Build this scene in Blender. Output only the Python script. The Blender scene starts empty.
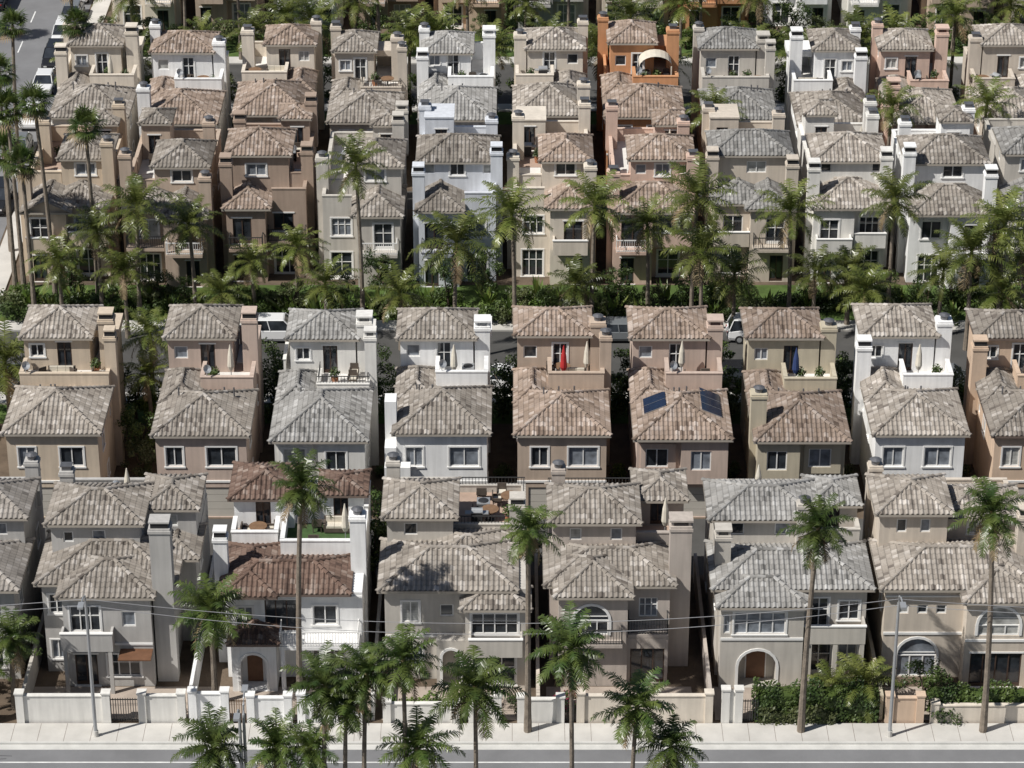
import bpy, math, random
from mathutils import Vector
scene=bpy.context.scene
rad=math.radians
# ------------------------------------------------------------------ materials
def newmat(name):
    m=bpy.data.materials.new(name); m.use_nodes=True
    nt=m.node_tree
    return m,nt,nt.nodes["Principled BSDF"]
def nd(nt,typ,**kw):
    n=nt.nodes.new(typ)
    for k,v in kw.items():
        if k in n.inputs.keys(): n.inputs[k].default_value=v
        else: setattr(n,k,v)
    return n
def mrange(nt,src,a,b,c,d):
    n=nt.nodes.new('ShaderNodeMapRange')
    for i,v in zip((1,2,3,4),(a,b,c,d)): n.inputs[i].default_value=v
    nt.links.new(src,n.inputs[0]); return n.outputs[0]
def math_(nt,op,a,b=None):
    n=nt.nodes.new('ShaderNodeMath'); n.operation=op
    for i,v in enumerate((a,b)):
        if v is None: continue
        if isinstance(v,(int,float)): n.inputs[i].default_value=v
        else: nt.links.new(v,n.inputs[i])
    return n.outputs[0]
def scalecol(nt,col,fac):
    n=nt.nodes.new('ShaderNodeVectorMath'); n.operation='SCALE'
    if isinstance(col,tuple): n.inputs[0].default_value=col[:3]
    else: nt.links.new(col,n.inputs[0])
    nt.links.new(fac,n.inputs['Scale']); return n.outputs[0]
def surf(name,col,rough=.9,nscale=.4,var=.12,bump=.2,bscale=30,streak=0,spec=.3,metal=0,bdist=.01):
    m,nt,bs=newmat(name); L=nt.links
    g=nd(nt,'ShaderNodeNewGeometry')
    n1=nd(nt,'ShaderNodeTexNoise',Scale=nscale,Detail=7.0,Roughness=.62); L.new(g.outputs['Position'],n1.inputs['Vector'])
    f=mrange(nt,n1.outputs['Fac'],.3,.7,1-var,1+var)
    if streak:
        vm=nd(nt,'ShaderNodeVectorMath',operation='MULTIPLY'); vm.inputs[1].default_value=(2.6,2.6,.22)
        L.new(g.outputs['Position'],vm.inputs[0])
        n2=nd(nt,'ShaderNodeTexNoise',Scale=1.3,Detail=5.0); L.new(vm.outputs[0],n2.inputs['Vector'])
        f2=mrange(nt,n2.outputs['Fac'],.35,.65,1-streak,1+streak*.5)
        f=math_(nt,'MULTIPLY',f,f2)
    L.new(scalecol(nt,col,f),bs.inputs['Base Color'])
    bs.inputs['Roughness'].default_value=rough; bs.inputs['Specular IOR Level'].default_value=spec
    bs.inputs['Metallic'].default_value=metal
    if bump:
        n3=nd(nt,'ShaderNodeTexNoise',Scale=bscale,Detail=3.0); L.new(g.outputs['Position'],n3.inputs['Vector'])
        b=nd(nt,'ShaderNodeBump',Strength=bump,Distance=bdist); L.new(n3.outputs['Fac'],b.inputs['Height']); L.new(b.outputs[0],bs.inputs['Normal'])
    return m
def tilemat(name,cols,k=.95):
    cols=[tuple(c*k for c in q) for q in cols]
    m,nt,bs=newmat(name); L=nt.links
    uv=nd(nt,'ShaderNodeUVMap'); s=nd(nt,'ShaderNodeSeparateXYZ'); L.new(uv.outputs[0],s.inputs[0])
    cu=math_(nt,'FLOOR',math_(nt,'DIVIDE',s.outputs[0],.30))
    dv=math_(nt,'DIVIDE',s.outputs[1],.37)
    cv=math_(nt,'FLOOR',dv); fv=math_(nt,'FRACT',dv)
    cb=nd(nt,'ShaderNodeCombineXYZ'); L.new(cu,cb.inputs[0]); L.new(cv,cb.inputs[1])
    oi=nd(nt,'ShaderNodeObjectInfo'); L.new(math_(nt,'MULTIPLY',oi.outputs['Random'],97.0),cb.inputs[2])
    wn=nd(nt,'ShaderNodeTexWhiteNoise',noise_dimensions='3D'); L.new(cb.outputs[0],wn.inputs['Vector'])
    cr=nd(nt,'ShaderNodeValToRGB'); el=cr.color_ramp.elements
    el[0].color=(*cols[0],1); el[1].color=(*cols[-1],1)
    for i,c in enumerate(cols[1:-1]):
        e=el.new((.14,.80)[i]); e.color=(*c,1)
    L.new(wn.outputs['Value'],cr.inputs[0])
    g=nd(nt,'ShaderNodeNewGeometry')
    n1=nd(nt,'ShaderNodeTexNoise',Scale=.6,Detail=8.0,Roughness=.7); L.new(g.outputs['Position'],n1.inputs['Vector'])
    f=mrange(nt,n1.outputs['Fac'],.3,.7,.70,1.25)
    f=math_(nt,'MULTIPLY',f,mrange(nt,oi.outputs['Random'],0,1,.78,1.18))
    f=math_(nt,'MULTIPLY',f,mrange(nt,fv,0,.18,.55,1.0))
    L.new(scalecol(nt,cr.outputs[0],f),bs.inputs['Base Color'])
    bs.inputs['Roughness'].default_value=.8; bs.inputs['Specular IOR Level'].default_value=.35
    hgt=math_(nt,'SUBTRACT',1.0,fv)
    hgt=math_(nt,'ADD',hgt,math_(nt,'MULTIPLY',wn.outputs['Value'],.35))
    b=nd(nt,'ShaderNodeBump',Strength=1.0,Distance=.06); L.new(hgt,b.inputs['Height']); L.new(b.outputs[0],bs.inputs['Normal'])
    return m
def leafmat(name,a,b,trans=.25,rough=.5,nscale=.9):
    m,nt,bs=newmat(name); L=nt.links
    g=nd(nt,'ShaderNodeNewGeometry')
    n1=nd(nt,'ShaderNodeTexNoise',Scale=nscale,Detail=4.0); L.new(g.outputs['Position'],n1.inputs['Vector'])
    mx=nd(nt,'ShaderNodeMixRGB'); mx.inputs[1].default_value=(*a,1); mx.inputs[2].default_value=(*b,1)
    L.new(mrange(nt,n1.outputs['Fac'],.35,.65,0,1),mx.inputs[0])
    oi=nd(nt,'ShaderNodeObjectInfo')
    c=scalecol(nt,mx.outputs[0],mrange(nt,oi.outputs['Random'],0,1,.7,1.25))
    L.new(c,bs.inputs['Base Color']); bs.inputs['Roughness'].default_value=rough; bs.inputs['Specular IOR Level'].default_value=.5
    tr=nd(nt,'ShaderNodeBsdfTranslucent'); L.new(c,tr.inputs['Color'])
    ms=nd(nt,'ShaderNodeMixShader'); ms.inputs[0].default_value=trans
    L.new(bs.outputs[0],ms.inputs[1]); L.new(tr.outputs[0],ms.inputs[2])
    L.new(ms.outputs[0],nt.nodes['Material Output'].inputs['Surface'])
    return m
def glassmat(name,col,rough=.08,spec=.8,blind=False):
    m,nt,bs=newmat(name); L=nt.links
    g=nd(nt,'ShaderNodeNewGeometry')
    n1=nd(nt,'ShaderNodeTexNoise',Scale=1.7,Detail=2.0); L.new(g.outputs['Position'],n1.inputs['Vector'])
    f=mrange(nt,n1.outputs['Fac'],.3,.7,.6,1.4)
    if blind:
        s=nd(nt,'ShaderNodeSeparateXYZ'); L.new(g.outputs['Position'],s.inputs[0])
        st=math_(nt,'FRACT',math_(nt,'MULTIPLY',s.outputs[2],9.0))
        f=math_(nt,'MULTIPLY',f,mrange(nt,st,0,1,.7,1.1))
    L.new(scalecol(nt,col,f),bs.inputs['Base Color'])
    bs.inputs['Roughness'].default_value=rough; bs.inputs['Specular IOR Level'].default_value=spec
    return m
ST={k:surf('stucco_'+k,c,.95,.35,.10,.35,22,streak=.10) for k,c in dict(
  white=(.83,.825,.815),offwhite=(.72,.70,.66),cream=(.68,.61,.52),beige=(.58,.51,.43),greybeige=(.53,.495,.445),
  grey=(.46,.445,.425),tan=(.49,.39,.31),pinktan=(.53,.42,.355),peach=(.60,.455,.34),orange=(.56,.29,.15),
  olive=(.50,.445,.34),brown=(.38,.29,.23),taupe=(.46,.405,.36),bluegrey=(.62,.64,.68),salmon=(.61,.45,.37),blue=(.52,.57,.64),sand=(.57,.475,.37)).items()}
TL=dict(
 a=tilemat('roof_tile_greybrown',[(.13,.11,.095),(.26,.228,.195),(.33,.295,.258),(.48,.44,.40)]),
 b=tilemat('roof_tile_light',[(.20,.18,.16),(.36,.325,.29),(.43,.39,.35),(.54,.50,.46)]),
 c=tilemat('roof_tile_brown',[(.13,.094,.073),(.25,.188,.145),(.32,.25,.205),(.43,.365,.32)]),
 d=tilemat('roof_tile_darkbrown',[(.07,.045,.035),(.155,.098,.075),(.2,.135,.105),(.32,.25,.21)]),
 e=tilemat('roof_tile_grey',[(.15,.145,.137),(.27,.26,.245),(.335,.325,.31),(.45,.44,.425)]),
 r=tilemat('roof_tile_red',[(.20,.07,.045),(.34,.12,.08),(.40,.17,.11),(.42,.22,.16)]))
M=dict(
 trim=surf('white_trim',(.78,.77,.75),.7,.8,.05,0),
 fascia=surf('fascia_paint',(.38,.34,.29),.8,.8,.1,0),
 fdark=surf('fascia_dark',(.16,.12,.10),.8,.8,.1,0),
 glass=glassmat('window_glass',(.03,.035,.042)),
 glass2=glassmat('window_glass_sheer',(.20,.22,.25),.15,.6),
 blind=glassmat('window_blinds',(.42,.42,.40),.3,.4,True),
 door=surf('door_dark',(.07,.045,.035),.5,2,.2,0),
 doorw=surf('door_wood',(.16,.08,.045),.5,2,.2,0),
 garage=surf('garage_door',(.50,.47,.42),.6,.8,.06,0),
 deck=surf('deck_coating',(.66,.64,.61),.9,.7,.16,.2),
 deckt=surf('deck_tile',(.42,.31,.245),.9,.7,.18,.2),
 deckg=surf('deck_turf',(.055,.10,.035),.95,2,.25,.4),
 metal=surf('chimney_metal',(.20,.20,.21),.45,2,.2,0,metal=.6),
 black=surf('black_metal',(.03,.03,.032),.5,2,.2,0),
 rail=surf('iron_rail',(.05,.05,.05),.5,2,.1,0),
 asphalt=surf('asphalt',(.19,.19,.195),.95,.25,.16,.4,60),
 asphalt2=surf('alley_asphalt',(.075,.073,.07),.95,.3,.25,.4,60),
 tar=surf('asphalt_patch',(.10,.10,.105),.95,.9,.2,.4,60),
 conc=surf('concrete',(.53,.51,.475),.92,.5,.13,.3,40),
 kerb=surf('kerb_concrete',(.56,.55,.52),.92,.8,.12,.2,40),
 paint=surf('road_paint',(.72,.72,.70),.8,1.5,.2,0),
 soil=surf('soil',(.12,.09,.065),1,.6,.35,.5,12,bdist=.05),
 lawn=surf('lawn_grass',(.075,.12,.03),1,.6,.35,.6,25,bdist=.04),
 paver=surf('patio_paving',(.38,.32,.27),.95,.7,.16,.3,20),
 bark=surf('palm_bark',(.21,.175,.14),.95,3,.3,.8,14,bdist=.04),
 bark2=surf('tree_bark',(.10,.075,.055),.95,3,.3,.8,14,bdist=.04),
 palm=leafmat('palm_frond',(.08,.11,.022),(.20,.22,.06),.28,.33),
 palmb=leafmat('palm_frond_deep',(.05,.09,.022),(.13,.165,.042),.28,.35),
 palmd=leafmat('palm_frond_dry',(.22,.15,.08),(.32,.25,.14),.15,.7),
 leaf=leafmat('leaf_green',(.036,.068,.016),(.09,.13,.03),.22,.5),
 leaf2=leafmat('leaf_olive',(.065,.085,.028),(.14,.16,.06),.22,.55),
 leaf3=leafmat('leaf_bright',(.08,.14,.025),(.17,.24,.05),.3,.5),
 flower=leafmat('bougainvillea_flower',(.45,.04,.12),(.55,.08,.20),.3,.6),
 red=surf('umbrella_red',(.42,.03,.03),.85,2,.1,0),
 navy=surf('umbrella_navy',(.03,.05,.14),.85,2,.1,0),
 canvas=surf('umbrella_canvas',(.62,.57,.48),.85,2,.1,0),
 wood=surf('teak_wood',(.20,.12,.07),.7,3,.2,0),
 wicker=surf('wicker',(.10,.08,.065),.8,3,.2,.3,60),
 terra=surf('terracotta_pot',(.38,.17,.09),.85,3,.2,0),
 solar=surf('solar_cell',(.012,.02,.045),.15,4,.3,0,spec=.8),
 steel=surf('galvanised_steel',(.45,.46,.47),.45,2,.1,0,metal=.5),
 cable=surf('cable_sheath',(.30,.30,.31),.6,2,.1,0),
 lamp=surf('lamp_lens',(.7,.7,.68),.3,2,.05,0),
 tyre=surf('tyre_rubber',(.02,.02,.02),.9,2,.1,0),
 carw=surf('car_paint_white',(.72,.72,.72),.25,1,.02,0,spec=.6),
 carg=surf('car_paint_grey',(.16,.17,.18),.25,1,.02,0,spec=.6),
 carb=surf('car_paint_black',(.02,.02,.022),.2,1,.02,0,spec=.6),
 carr=surf('car_paint_red',(.30,.03,.025),.25,1,.02,0,spec=.6),
)
# ------------------------------------------------------------------ mesh builder
class MB:
    def __init__(s,mx=1): s.v=[];s.f=[];s.m=[];s.uv=[];s.mats=[];s.mx=mx
    def face(s,pts,mat,uv=None):
        b=len(s.v); s.v.extend((p[0]*s.mx,p[1],p[2]) for p in pts)
        n=len(pts); s.f.append(tuple(range(b,b+n)))
        if mat not in s.mats: s.mats.append(mat)
        s.m.append(s.mats.index(mat))
        s.uv.extend(uv if uv else [(0,0)]*n)
    def hexa(s,P,mat,skip=()):
        F=dict(b=(0,3,2,1),t=(4,5,6,7),f=(0,1,5,4),r=(1,2,6,5),k=(2,3,7,6),l=(3,0,4,7))
        for k,q in F.items():
            if k in skip: continue
            s.face([P[i] for i in q],mat)
    def box(s,x0,x1,y0,y1,z0,z1,mat,skip=''):
        s.hexa([(x0,y0,z0),(x1,y0,z0),(x1,y1,z0),(x0,y1,z0),(x0,y0,z1),(x1,y0,z1),(x1,y1,z1),(x0,y1,z1)],mat,skip)
    def tube(s,path,radii,n,mat,cap=True):
        rings=[]
        for i,(p,r) in enumerate(zip(path,radii)):
            p=Vector(p)
            a=Vector(path[max(i-1,0)]); b=Vector(path[min(i+1,len(path)-1)])
            d=(b-a).normalized() if (b-a).length>1e-6 else Vector((0,0,1))
            u=d.orthogonal().normalized() if abs(d.z)<.9 else Vector((1,0,0)).cross(d).normalized()
            w=d.cross(u)
            rings.append([p+u*(math.cos(2*math.pi*k/n)*r)+w*(math.sin(2*math.pi*k/n)*r) for k in range(n)])
        for a,b in zip(rings,rings[1:]):
            for k in range(n): s.face([a[k],a[(k+1)%n],b[(k+1)%n],b[k]],mat)
        if cap: s.face(rings[-1],mat); s.face(rings[0][::-1],mat)
    def mesh(s,name):
        me=bpy.data.meshes.new(name); me.from_pydata(s.v,[],s.f)
        for m in s.mats: me.materials.append(m)
        me.polygons.foreach_set('material_index',s.m)
        ul=me.uv_layers.new(name='UVMap'); ul.data.foreach_set('uv',[c for t in s.uv for c in t])
        me.update(); return me
    def obj(s,name,parent=None,loc=(0,0,0)):
        if not s.f: return None
        return put(name,s.mesh(name),parent,loc)
def put(name,me,parent=None,loc=(0,0,0),rz=0,sc=1):
    o=bpy.data.objects.new(name,me); scene.collection.objects.link(o)
    o.location=loc; o.rotation_euler=(0,0,rz); o.scale=(sc,sc,sc) if not isinstance(sc,tuple) else sc
    if parent: o.parent=parent
    return o
def empty(name,loc=(0,0,0),rz=0):
    e=bpy.data.objects.new(name,None); scene.collection.objects.link(e); e.location=loc; e.rotation_euler=(0,0,rz); e.empty_display_size=.3
    return e
# ------------------------------------------------------------------ house kit
class House:
    def __init__(s,name,X,Y,st,tile,mx=1,seed=0,fascia='fascia',trim=True):
        s.name=name;s.X=X;s.Y=Y;s.st=ST[st];s.tile=TL[tile];s.r=random.Random(seed)
        s.w=MB(mx);s.rf=MB(mx);s.g=MB(mx);s.c=MB(mx);s.d=MB(mx);s.mx=mx
        s.fa=M[fascia]; s.tr=M['trim']; s.sur=trim
    def wall(s,P,U,N,L,z0,z1,ops,st=None):
        st=st or s.st; w=s.w; g=s.g
        def pt(u,z,d): return (P[0]+U[0]*u+N[0]*d,P[1]+U[1]*u+N[1]*d,z)
        def ub(mb,u0,u1,a,b,d0,d1,mat,skip=''):
            mb.hexa([pt(u0,a,d1),pt(u1,a,d1),pt(u1,a,d0),pt(u0,a,d0),pt(u0,b,d1),pt(u1,b,d1),pt(u1,b,d0),pt(u0,b,d0)],mat,skip)
        ops=[o for o in ops if o[0]+o[2]<L-.05 and o[1]+o[3]<z1]
        us=sorted({0,L}|{round(o[0],3) for o in ops}|{round(o[0]+o[2],3) for o in ops})
        zs=sorted({z0,z1}|{round(o[1],3) for o in ops}|{round(o[1]+o[3],3) for o in ops})
        for a,b in zip(us,us[1:]):
            for c,d in zip(zs,zs[1:]):
                um=(a+b)/2; zm=(c+d)/2
                if any(o[0]<um<o[0]+o[2] and o[1]<zm<o[1]+o[3] for o in ops): continue
                w.face([pt(a,c,0),pt(b,c,0),pt(b,d,0),pt(a,d,0)],st)
        for o in ops:
            u,z,ww,h,k=o[:5]; arch=k in('a','aw'); dep={'a':1.1,'p':1.4}.get(k,.13); u1=u+ww; zt=z+h
            r=ww/2; zc=zt-r
            if not arch:
                for q in ([pt(u,z,0),pt(u,zt,0),pt(u,zt,-dep),pt(u,z,-dep)],[pt(u1,z,0),pt(u1,zt,0),pt(u1,zt,-dep),pt(u1,z,-dep)],
                          [pt(u,zt,0),pt(u1,zt,0),pt(u1,zt,-dep),pt(u,zt,-dep)],[pt(u,z,0),pt(u1,z,0),pt(u1,z,-dep),pt(u,z,-dep)]): w.face(q,st)
            else:
                n=10; arc=[(u+r-r*math.cos(math.pi*i/n),zc+r*math.sin(math.pi*i/n)) for i in range(n+1)]
                for i in range(n//2): w.face([pt(u,zt,0),pt(*arc[i],0),pt(*arc[i+1],0)],st)
                for i in range(n//2,n): w.face([pt(u1,zt,0),pt(*arc[i],0),pt(*arc[i+1],0)],st)
                for i in range(n): w.face([pt(*arc[i],0),pt(*arc[i+1],0),pt(*arc[i+1],-dep),pt(*arc[i],-dep)],st)
                w.face([pt(u,z,0),pt(u,zc,0),pt(u,zc,-dep),pt(u,z,-dep)],st); w.face([pt(u1,z,0),pt(u1,zc,0),pt(u1,zc,-dep),pt(u1,z,-dep)],st)
                w.face([pt(u,z,0),pt(u1,z,0),pt(u1,z,-dep),pt(u,z,-dep)],st)
                ro=r+.16
                arc2=[(u+r-ro*math.cos(math.pi*i/n),zc+ro*math.sin(math.pi*i/n)) for i in range(n+1)]
                for i in range(n):
                    g.face([pt(*arc[i],.05),pt(*arc[i+1],.05),pt(*arc2[i+1],.05),pt(*arc2[i],.05)],s.tr)
                    g.face([pt(*arc2[i],.05),pt(*arc2[i+1],.05),pt(*arc2[i+1],.0),pt(*arc2[i],.0)],s.tr)
                    g.face([pt(*arc[i],.05),pt(*arc[i+1],.05),pt(*arc[i+1],.0),pt(*arc[i],.0)],s.tr)
                ub(g,u-.16,u,z+.02,zc,.0,.05,s.tr,'k'); ub(g,u1,u1+.16,z+.02,zc,.0,.05,s.tr,'k')
            if k in('a','p'):
                w.face([pt(u,z,-dep),pt(u1,z,-dep),pt(u1,zt,-dep),pt(u,zt,-dep)],st)
                dw=min(1.1,ww*.6); cu=(u+u1)/2
                ub(g,cu-dw/2-.08,cu+dw/2+.08,z+.02,z+2.15,-dep+.005,-dep+.06,s.tr)
                ub(g,cu-dw/2,cu+dw/2,z+.03,z+2.07,-dep+.03,-dep+.09,M['doorw'])
                continue
            if k=='g':
                w_=M['garage']
                n=4
                for i in range(n):
                    a=z+.02+(h-.04)*i/n; b=z+.02+(h-.04)*(i+1)/n-.03
                    ub(g,u+.02,u1-.02,a,b,-dep,-dep+.05,w_)
                g.face([pt(u,z,-dep+.01),pt(u1,z,-dep+.01),pt(u1,zt,-dep+.01),pt(u,zt,-dep+.01)],M['fdark'])
                continue
            dark=k in('d','dd')
            gl=M['glass'] if dark else s.r.choice([M['glass'],M['glass2'],M['glass2'],M['blind'],M['glass']])
            if len(o)>5: gl=M[o[5]]
            fr=M['door'] if k=='d' else s.tr
            g.face([pt(u+.01,z+.01,-dep+.02),pt(u1-.01,z+.01,-dep+.02),pt(u1-.01,zt-.01,-dep+.02),pt(u+.01,zt-.01,-dep+.02)] if not arch else
                   [pt(u+.01,z+.01,-dep+.02),pt(u1-.01,z+.01,-dep+.02)]+[pt(a[0],a[1]-.01,-dep+.02) for a in arc[::-1]],gl)
            f=.07; d0,d1=-dep+.025,-dep+.08
            ztt=zt if not arch else zc
            ub(g,u+.003,u+f,z+.003,ztt-.003,d0,d1,fr); ub(g,u1-f,u1-.003,z+.003,ztt-.003,d0,d1,fr)
            ub(g,u+f,u1-f,z+.003,z+f+(.15 if dark else 0),d0,d1,fr); ub(g,u+f,u1-f,ztt-f,ztt-.003,d0,d1,fr)
            nm={'w':1,'s':0,'w3':3,'w2':2,'d':max(1,round(ww/.75)-1),'dd':max(1,round(ww/.75)-1),'aw':2}.get(k,1)
            for i in range(nm):
                c=u+ww*(i+1)/(nm+1); ub(g,c-.035,c+.035,z+f,ztt-f,d0,d1-.005,fr)
            if k in('w3','w2','aw','dd') and h>1.1: ub(g,u+f,u1-f,z+h*.62-.02,z+h*.62+.02,d0,d1-.012,fr)
            if s.sur and k!='s' and not arch:
                t=.10
                ub(g,u-t,u1+t,zt,zt+t,.0,.04,s.tr,'k'); ub(g,u-t-.04,u1+t+.04,z-t,z,.0,.07,s.tr,'k')
                if k!='d': ub(g,u-t,u,z,zt,.0,.035,s.tr,'k'); ub(g,u1,u1+t,z,zt,.0,.035,s.tr,'k')
    def block(s,x0,x1,y0,y1,z0,z1,fr=(),rt=(),lf=(),bk=(),st=None):
        st=st or s.st
        s.wall((x0,y0),(1,0),(0,-1),x1-x0,z0,z1,fr,st); s.wall((x1,y0),(0,1),(1,0),y1-y0,z0,z1,rt,st)
        s.wall((x0,y1),(0,-1),(-1,0),y1-y0,z0,z1,lf,st); s.wall((x1,y1),(-1,0),(0,1),x1-x0,z0,z1,bk,st)
        s.w.face([(x0,y0,z1),(x1,y0,z1),(x1,y1,z1),(x0,y1,z1)],st)
    def caps(s,a,b):
        a=Vector(a);b=Vector(b);d=b-a;L=d.length
        if L<.3: return
        d/=L; n=max(1,int(L/.38)); side=Vector((-d.y,d.x,0)).normalized(); up=side.cross(d)
        if up.z<0: up=-up
        for i in range(n):
            p=a+d*(L*i/n); q=a+d*(L*(i+1)/n+.04)
            t=(s.r.randrange(200)*.3+.15,s.r.randrange(200)*.37+.2)
            ra,rb=.15,.11
            A=[p+side*(ra*math.cos(t_))+up*(ra*math.sin(t_)*.8+.02) for t_ in (0,.8,1.57,2.34,3.14)]
            B=[q+side*(rb*math.cos(t_))+up*(rb*math.sin(t_)*.8) for t_ in (0,.8,1.57,2.34,3.14)]
            for j in range(4): s.rf.face([A[j],A[j+1],B[j+1],B[j]],s.tile,[t]*4)
            s.rf.face(A,s.tile,[t]*5)
    def slope(s,O,E,I,L,half,p,h0,h1):
        run=lambda u: max(0,min(half,u if h0 else half,(L-u) if h1 else half))
        cols=[];u=0.0;pit=.30
        prof=((0,0),(.12,.045),(.33,.075),(.54,.045),(.68,0))
        while u<L:
            for fu,h in prof:
                if u+fu*pit<L: cols.append((u+fu*pit,h))
            u+=pit
        cols.append((L,0))
        k=math.sqrt(1+p*p); off=s.r.randrange(50)*1.2
        O=Vector(O);E=Vector(E);I=Vector(I)
        def P(u,h,r): return O+E*u+I*r+Vector((0,0,p*r+h))
        for (a,ha),(b,hb) in zip(cols,cols[1:]):
            ra,rb=run(a),run(b)
            if ra<.01 and rb<.01: continue
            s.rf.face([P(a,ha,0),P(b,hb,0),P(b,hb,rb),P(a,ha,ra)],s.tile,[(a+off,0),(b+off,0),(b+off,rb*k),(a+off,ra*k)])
    def hip(s,x0,x1,y0,y1,z,p=.4,oh=.4,g0=False,g1=False,axis=None):
        x0-=oh;x1+=oh;y0-=oh;y1+=oh
        W=x1-x0;D=y1-y0;ze=z+.09;zb=z-.07;fa=s.fa;rf=s.rf
        if axis is None: axis='y' if W<=D else 'x'
        if axis=='y' and D<W and not(g0 or g1): axis='x'
        if axis=='x' and W<D and not(g0 or g1): axis='y'
        if axis=='y':
            hf=W/2;cx=(x0+x1)/2;zr=ze+p*hf
            s.slope((x0,y1,ze),(0,-1,0),(1,0,0),D,hf,p,not g1,not g0)
            s.slope((x1,y0,ze),(0,1,0),(-1,0,0),D,hf,p,not g0,not g1)
            ya=y0+(0 if g0 else hf); yb=y1-(0 if g1 else hf)
            if not g0: s.slope((x0,y0,ze),(1,0,0),(0,1,0),W,hf,p,True,True)
            else: s.w.face([(x0+oh,y0+oh,z),(x1-oh,y0+oh,z),(x1-oh,y0+oh,ze+p*oh-.05),(cx,y0+oh,zr-.05),(x0+oh,y0+oh,ze+p*oh-.05)],s.st)
            if not g1: s.slope((x1,y1,ze),(-1,0,0),(0,-1,0),W,hf,p,True,True)
            else: s.w.face([(x0+oh,y1-oh,z),(x1-oh,y1-oh,z),(cx,y1-oh,zr-.05)],s.st)
            r0=(cx,ya,zr);r1=(cx,yb,zr)
            ends=[((x0,y0,ze),(x1,y0,ze),r0,g0),((x0,y1,ze),(x1,y1,ze),r1,g1)]
        else:
            hf=D/2;cy=(y0+y1)/2;zr=ze+p*hf
            s.slope((x0,y0,ze),(1,0,0),(0,1,0),W,hf,p,not g0,not g1)
            s.slope((x1,y1,ze),(-1,0,0),(0,-1,0),W,hf,p,not g1,not g0)
            xa=x0+(0 if g0 else hf); xb=x1-(0 if g1 else hf)
            if not g0: s.slope((x0,y1,ze),(0,-1,0),(1,0,0),D,hf,p,True,True)
            else: s.w.face([(x0+oh,y0+oh,z),(x0+oh,y1-oh,z),(x0+oh,cy,zr-.05)],s.st)
            if not g1: s.slope((x1,y0,ze),(0,1,0),(-1,0,0),D,hf,p,True,True)
            else: s.w.face([(x1-oh,y0+oh,z),(x1-oh,y1-oh,z),(x1-oh,cy,zr-.05)],s.st)
            r0=(xa,cy,zr);r1=(xb,cy,zr)
            ends=[((x0,y0,ze),(x0,y1,ze),r0,g0),((x1,y0,ze),(x1,y1,ze),r1,g1)]
        s.caps(r0,r1)
        for a,b,r,g in ends:
            s.caps(a,r); s.caps(b,r)
        for q in ([(x0,y0),(x1,y0)],[(x1,y0),(x1,y1)],[(x1,y1),(x0,y1)],[(x0,y1),(x0,y0)]):
            (a,b),(c,d)=q
            rf.face([(a,b,zb),(c,d,zb),(c,d,ze),(a,b,ze)],fa)
        rf.face([(x0,y0,zb),(x1,y0,zb),(x1,y1,zb),(x0,y1,zb)],fa)
        return zr
    def parapet(s,x0,x1,y0,y1,z,h,floor='deck',sides='fblr',t=.2,rail=False):
        s.d.box(x0+.01,x1-.01,y0+.01,y1-.01,z,z+.1,M[floor],'b')
        if rail: h=.55
        def pp(a,b,c,d):
            s.w.box(a,b,c,d,z,z+h,s.st,'b'); s.w.box(a-.04,b+.04,c-.04,d+.04,z+h,z+h+.07,s.st)
            if rail:
                m=M['rail']; zz=z+h+.07; cx,cy=(a+b)/2,(c+d)/2
                lx=b-a>d-c
                if lx: s.d.box(a,b,cy-.025,cy+.025,zz+.45,zz+.5,m)
                else: s.d.box(cx-.025,cx+.025,c,d,zz+.45,zz+.5,m)
                n=int(max(b-a,d-c)/.2)
                for i in range(n+1):
                    px=a+(b-a-.03)*i/n if lx else cx-.015; py=cy-.015 if lx else c+(d-c-.03)*i/n
                    s.d.box(px,px+.03,py,py+.03,zz,zz+.45,m,'bt')
        if 'f' in sides: pp(x0,x1,y0,y0+t)
        if 'b' in sides: pp(x0,x1,y1-t,y1)
        if 'l' in sides: pp(x0,x0+t,y0+t+.045,y1-t-.045)
        if 'r' in sides: pp(x1-t,x1,y0+t+.045,y1-t-.045)
    def chim(s,x,y,w,d,z0,z1,kind=0,st=None):
        st=st or s.st;c=s.c
        x0,x1,y0,y1=x-w/2,x+w/2,y-d/2,y+d/2
        c.box(x0,x1,y0,y1,z0,z1-.3,st,'b'); c.box(x0-.06,x1+.06,y0-.06,y1+.06,z1-.3,z1-.12,st); c.box(x0-.01,x1+.01,y0-.01,y1+.01,z1-.12,z1,st,'b')
        if kind==0:
            c.box(x-.28,x+.28,y-.22,y+.22,z1,z1+.28,M['metal'],'b'); c.box(x-.36,x+.36,y-.3,y+.3,z1+.28,z1+.33,M['metal'])
        elif kind==1:
            c.tube([(x,y,z1-.01),(x,y,z1+.3)],[.26,.26],10,M['metal']); c.tube([(x,y,z1+.3),(x,y,z1+.42)],[.38,.12],10,M['metal'])
        elif kind==2:
            c.box(x-w*.42,x+w*.42,y-d*.42,y+d*.42,z1+.0,z1+.35,M['black'],'b'); c.box(x-w*.5,x+w*.5,y-d*.5,y+d*.5,z1+.35,z1+.45,st)
        elif kind==3:
            for sx in(-1,1):
                c.box(x+sx*w*.4-.08,x+sx*w*.4+.08,y-d*.4,y+d*.4,z1,z1+.3,st,'b')
            c.box(x-w*.55,x+w*.55,y-d*.5,y+d*.5,z1+.3,z1+.42,st)
    def dish(s,x,y,z):
        s.c.tube([(x,y,z),(x,y,z+.5)],[.03,.03],5,M['steel']); s.c.tube([(x,y-.02,z+.5),(x+.08,y-.12,z+.58)],[.02,.3],10,M['steel'],False)
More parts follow.
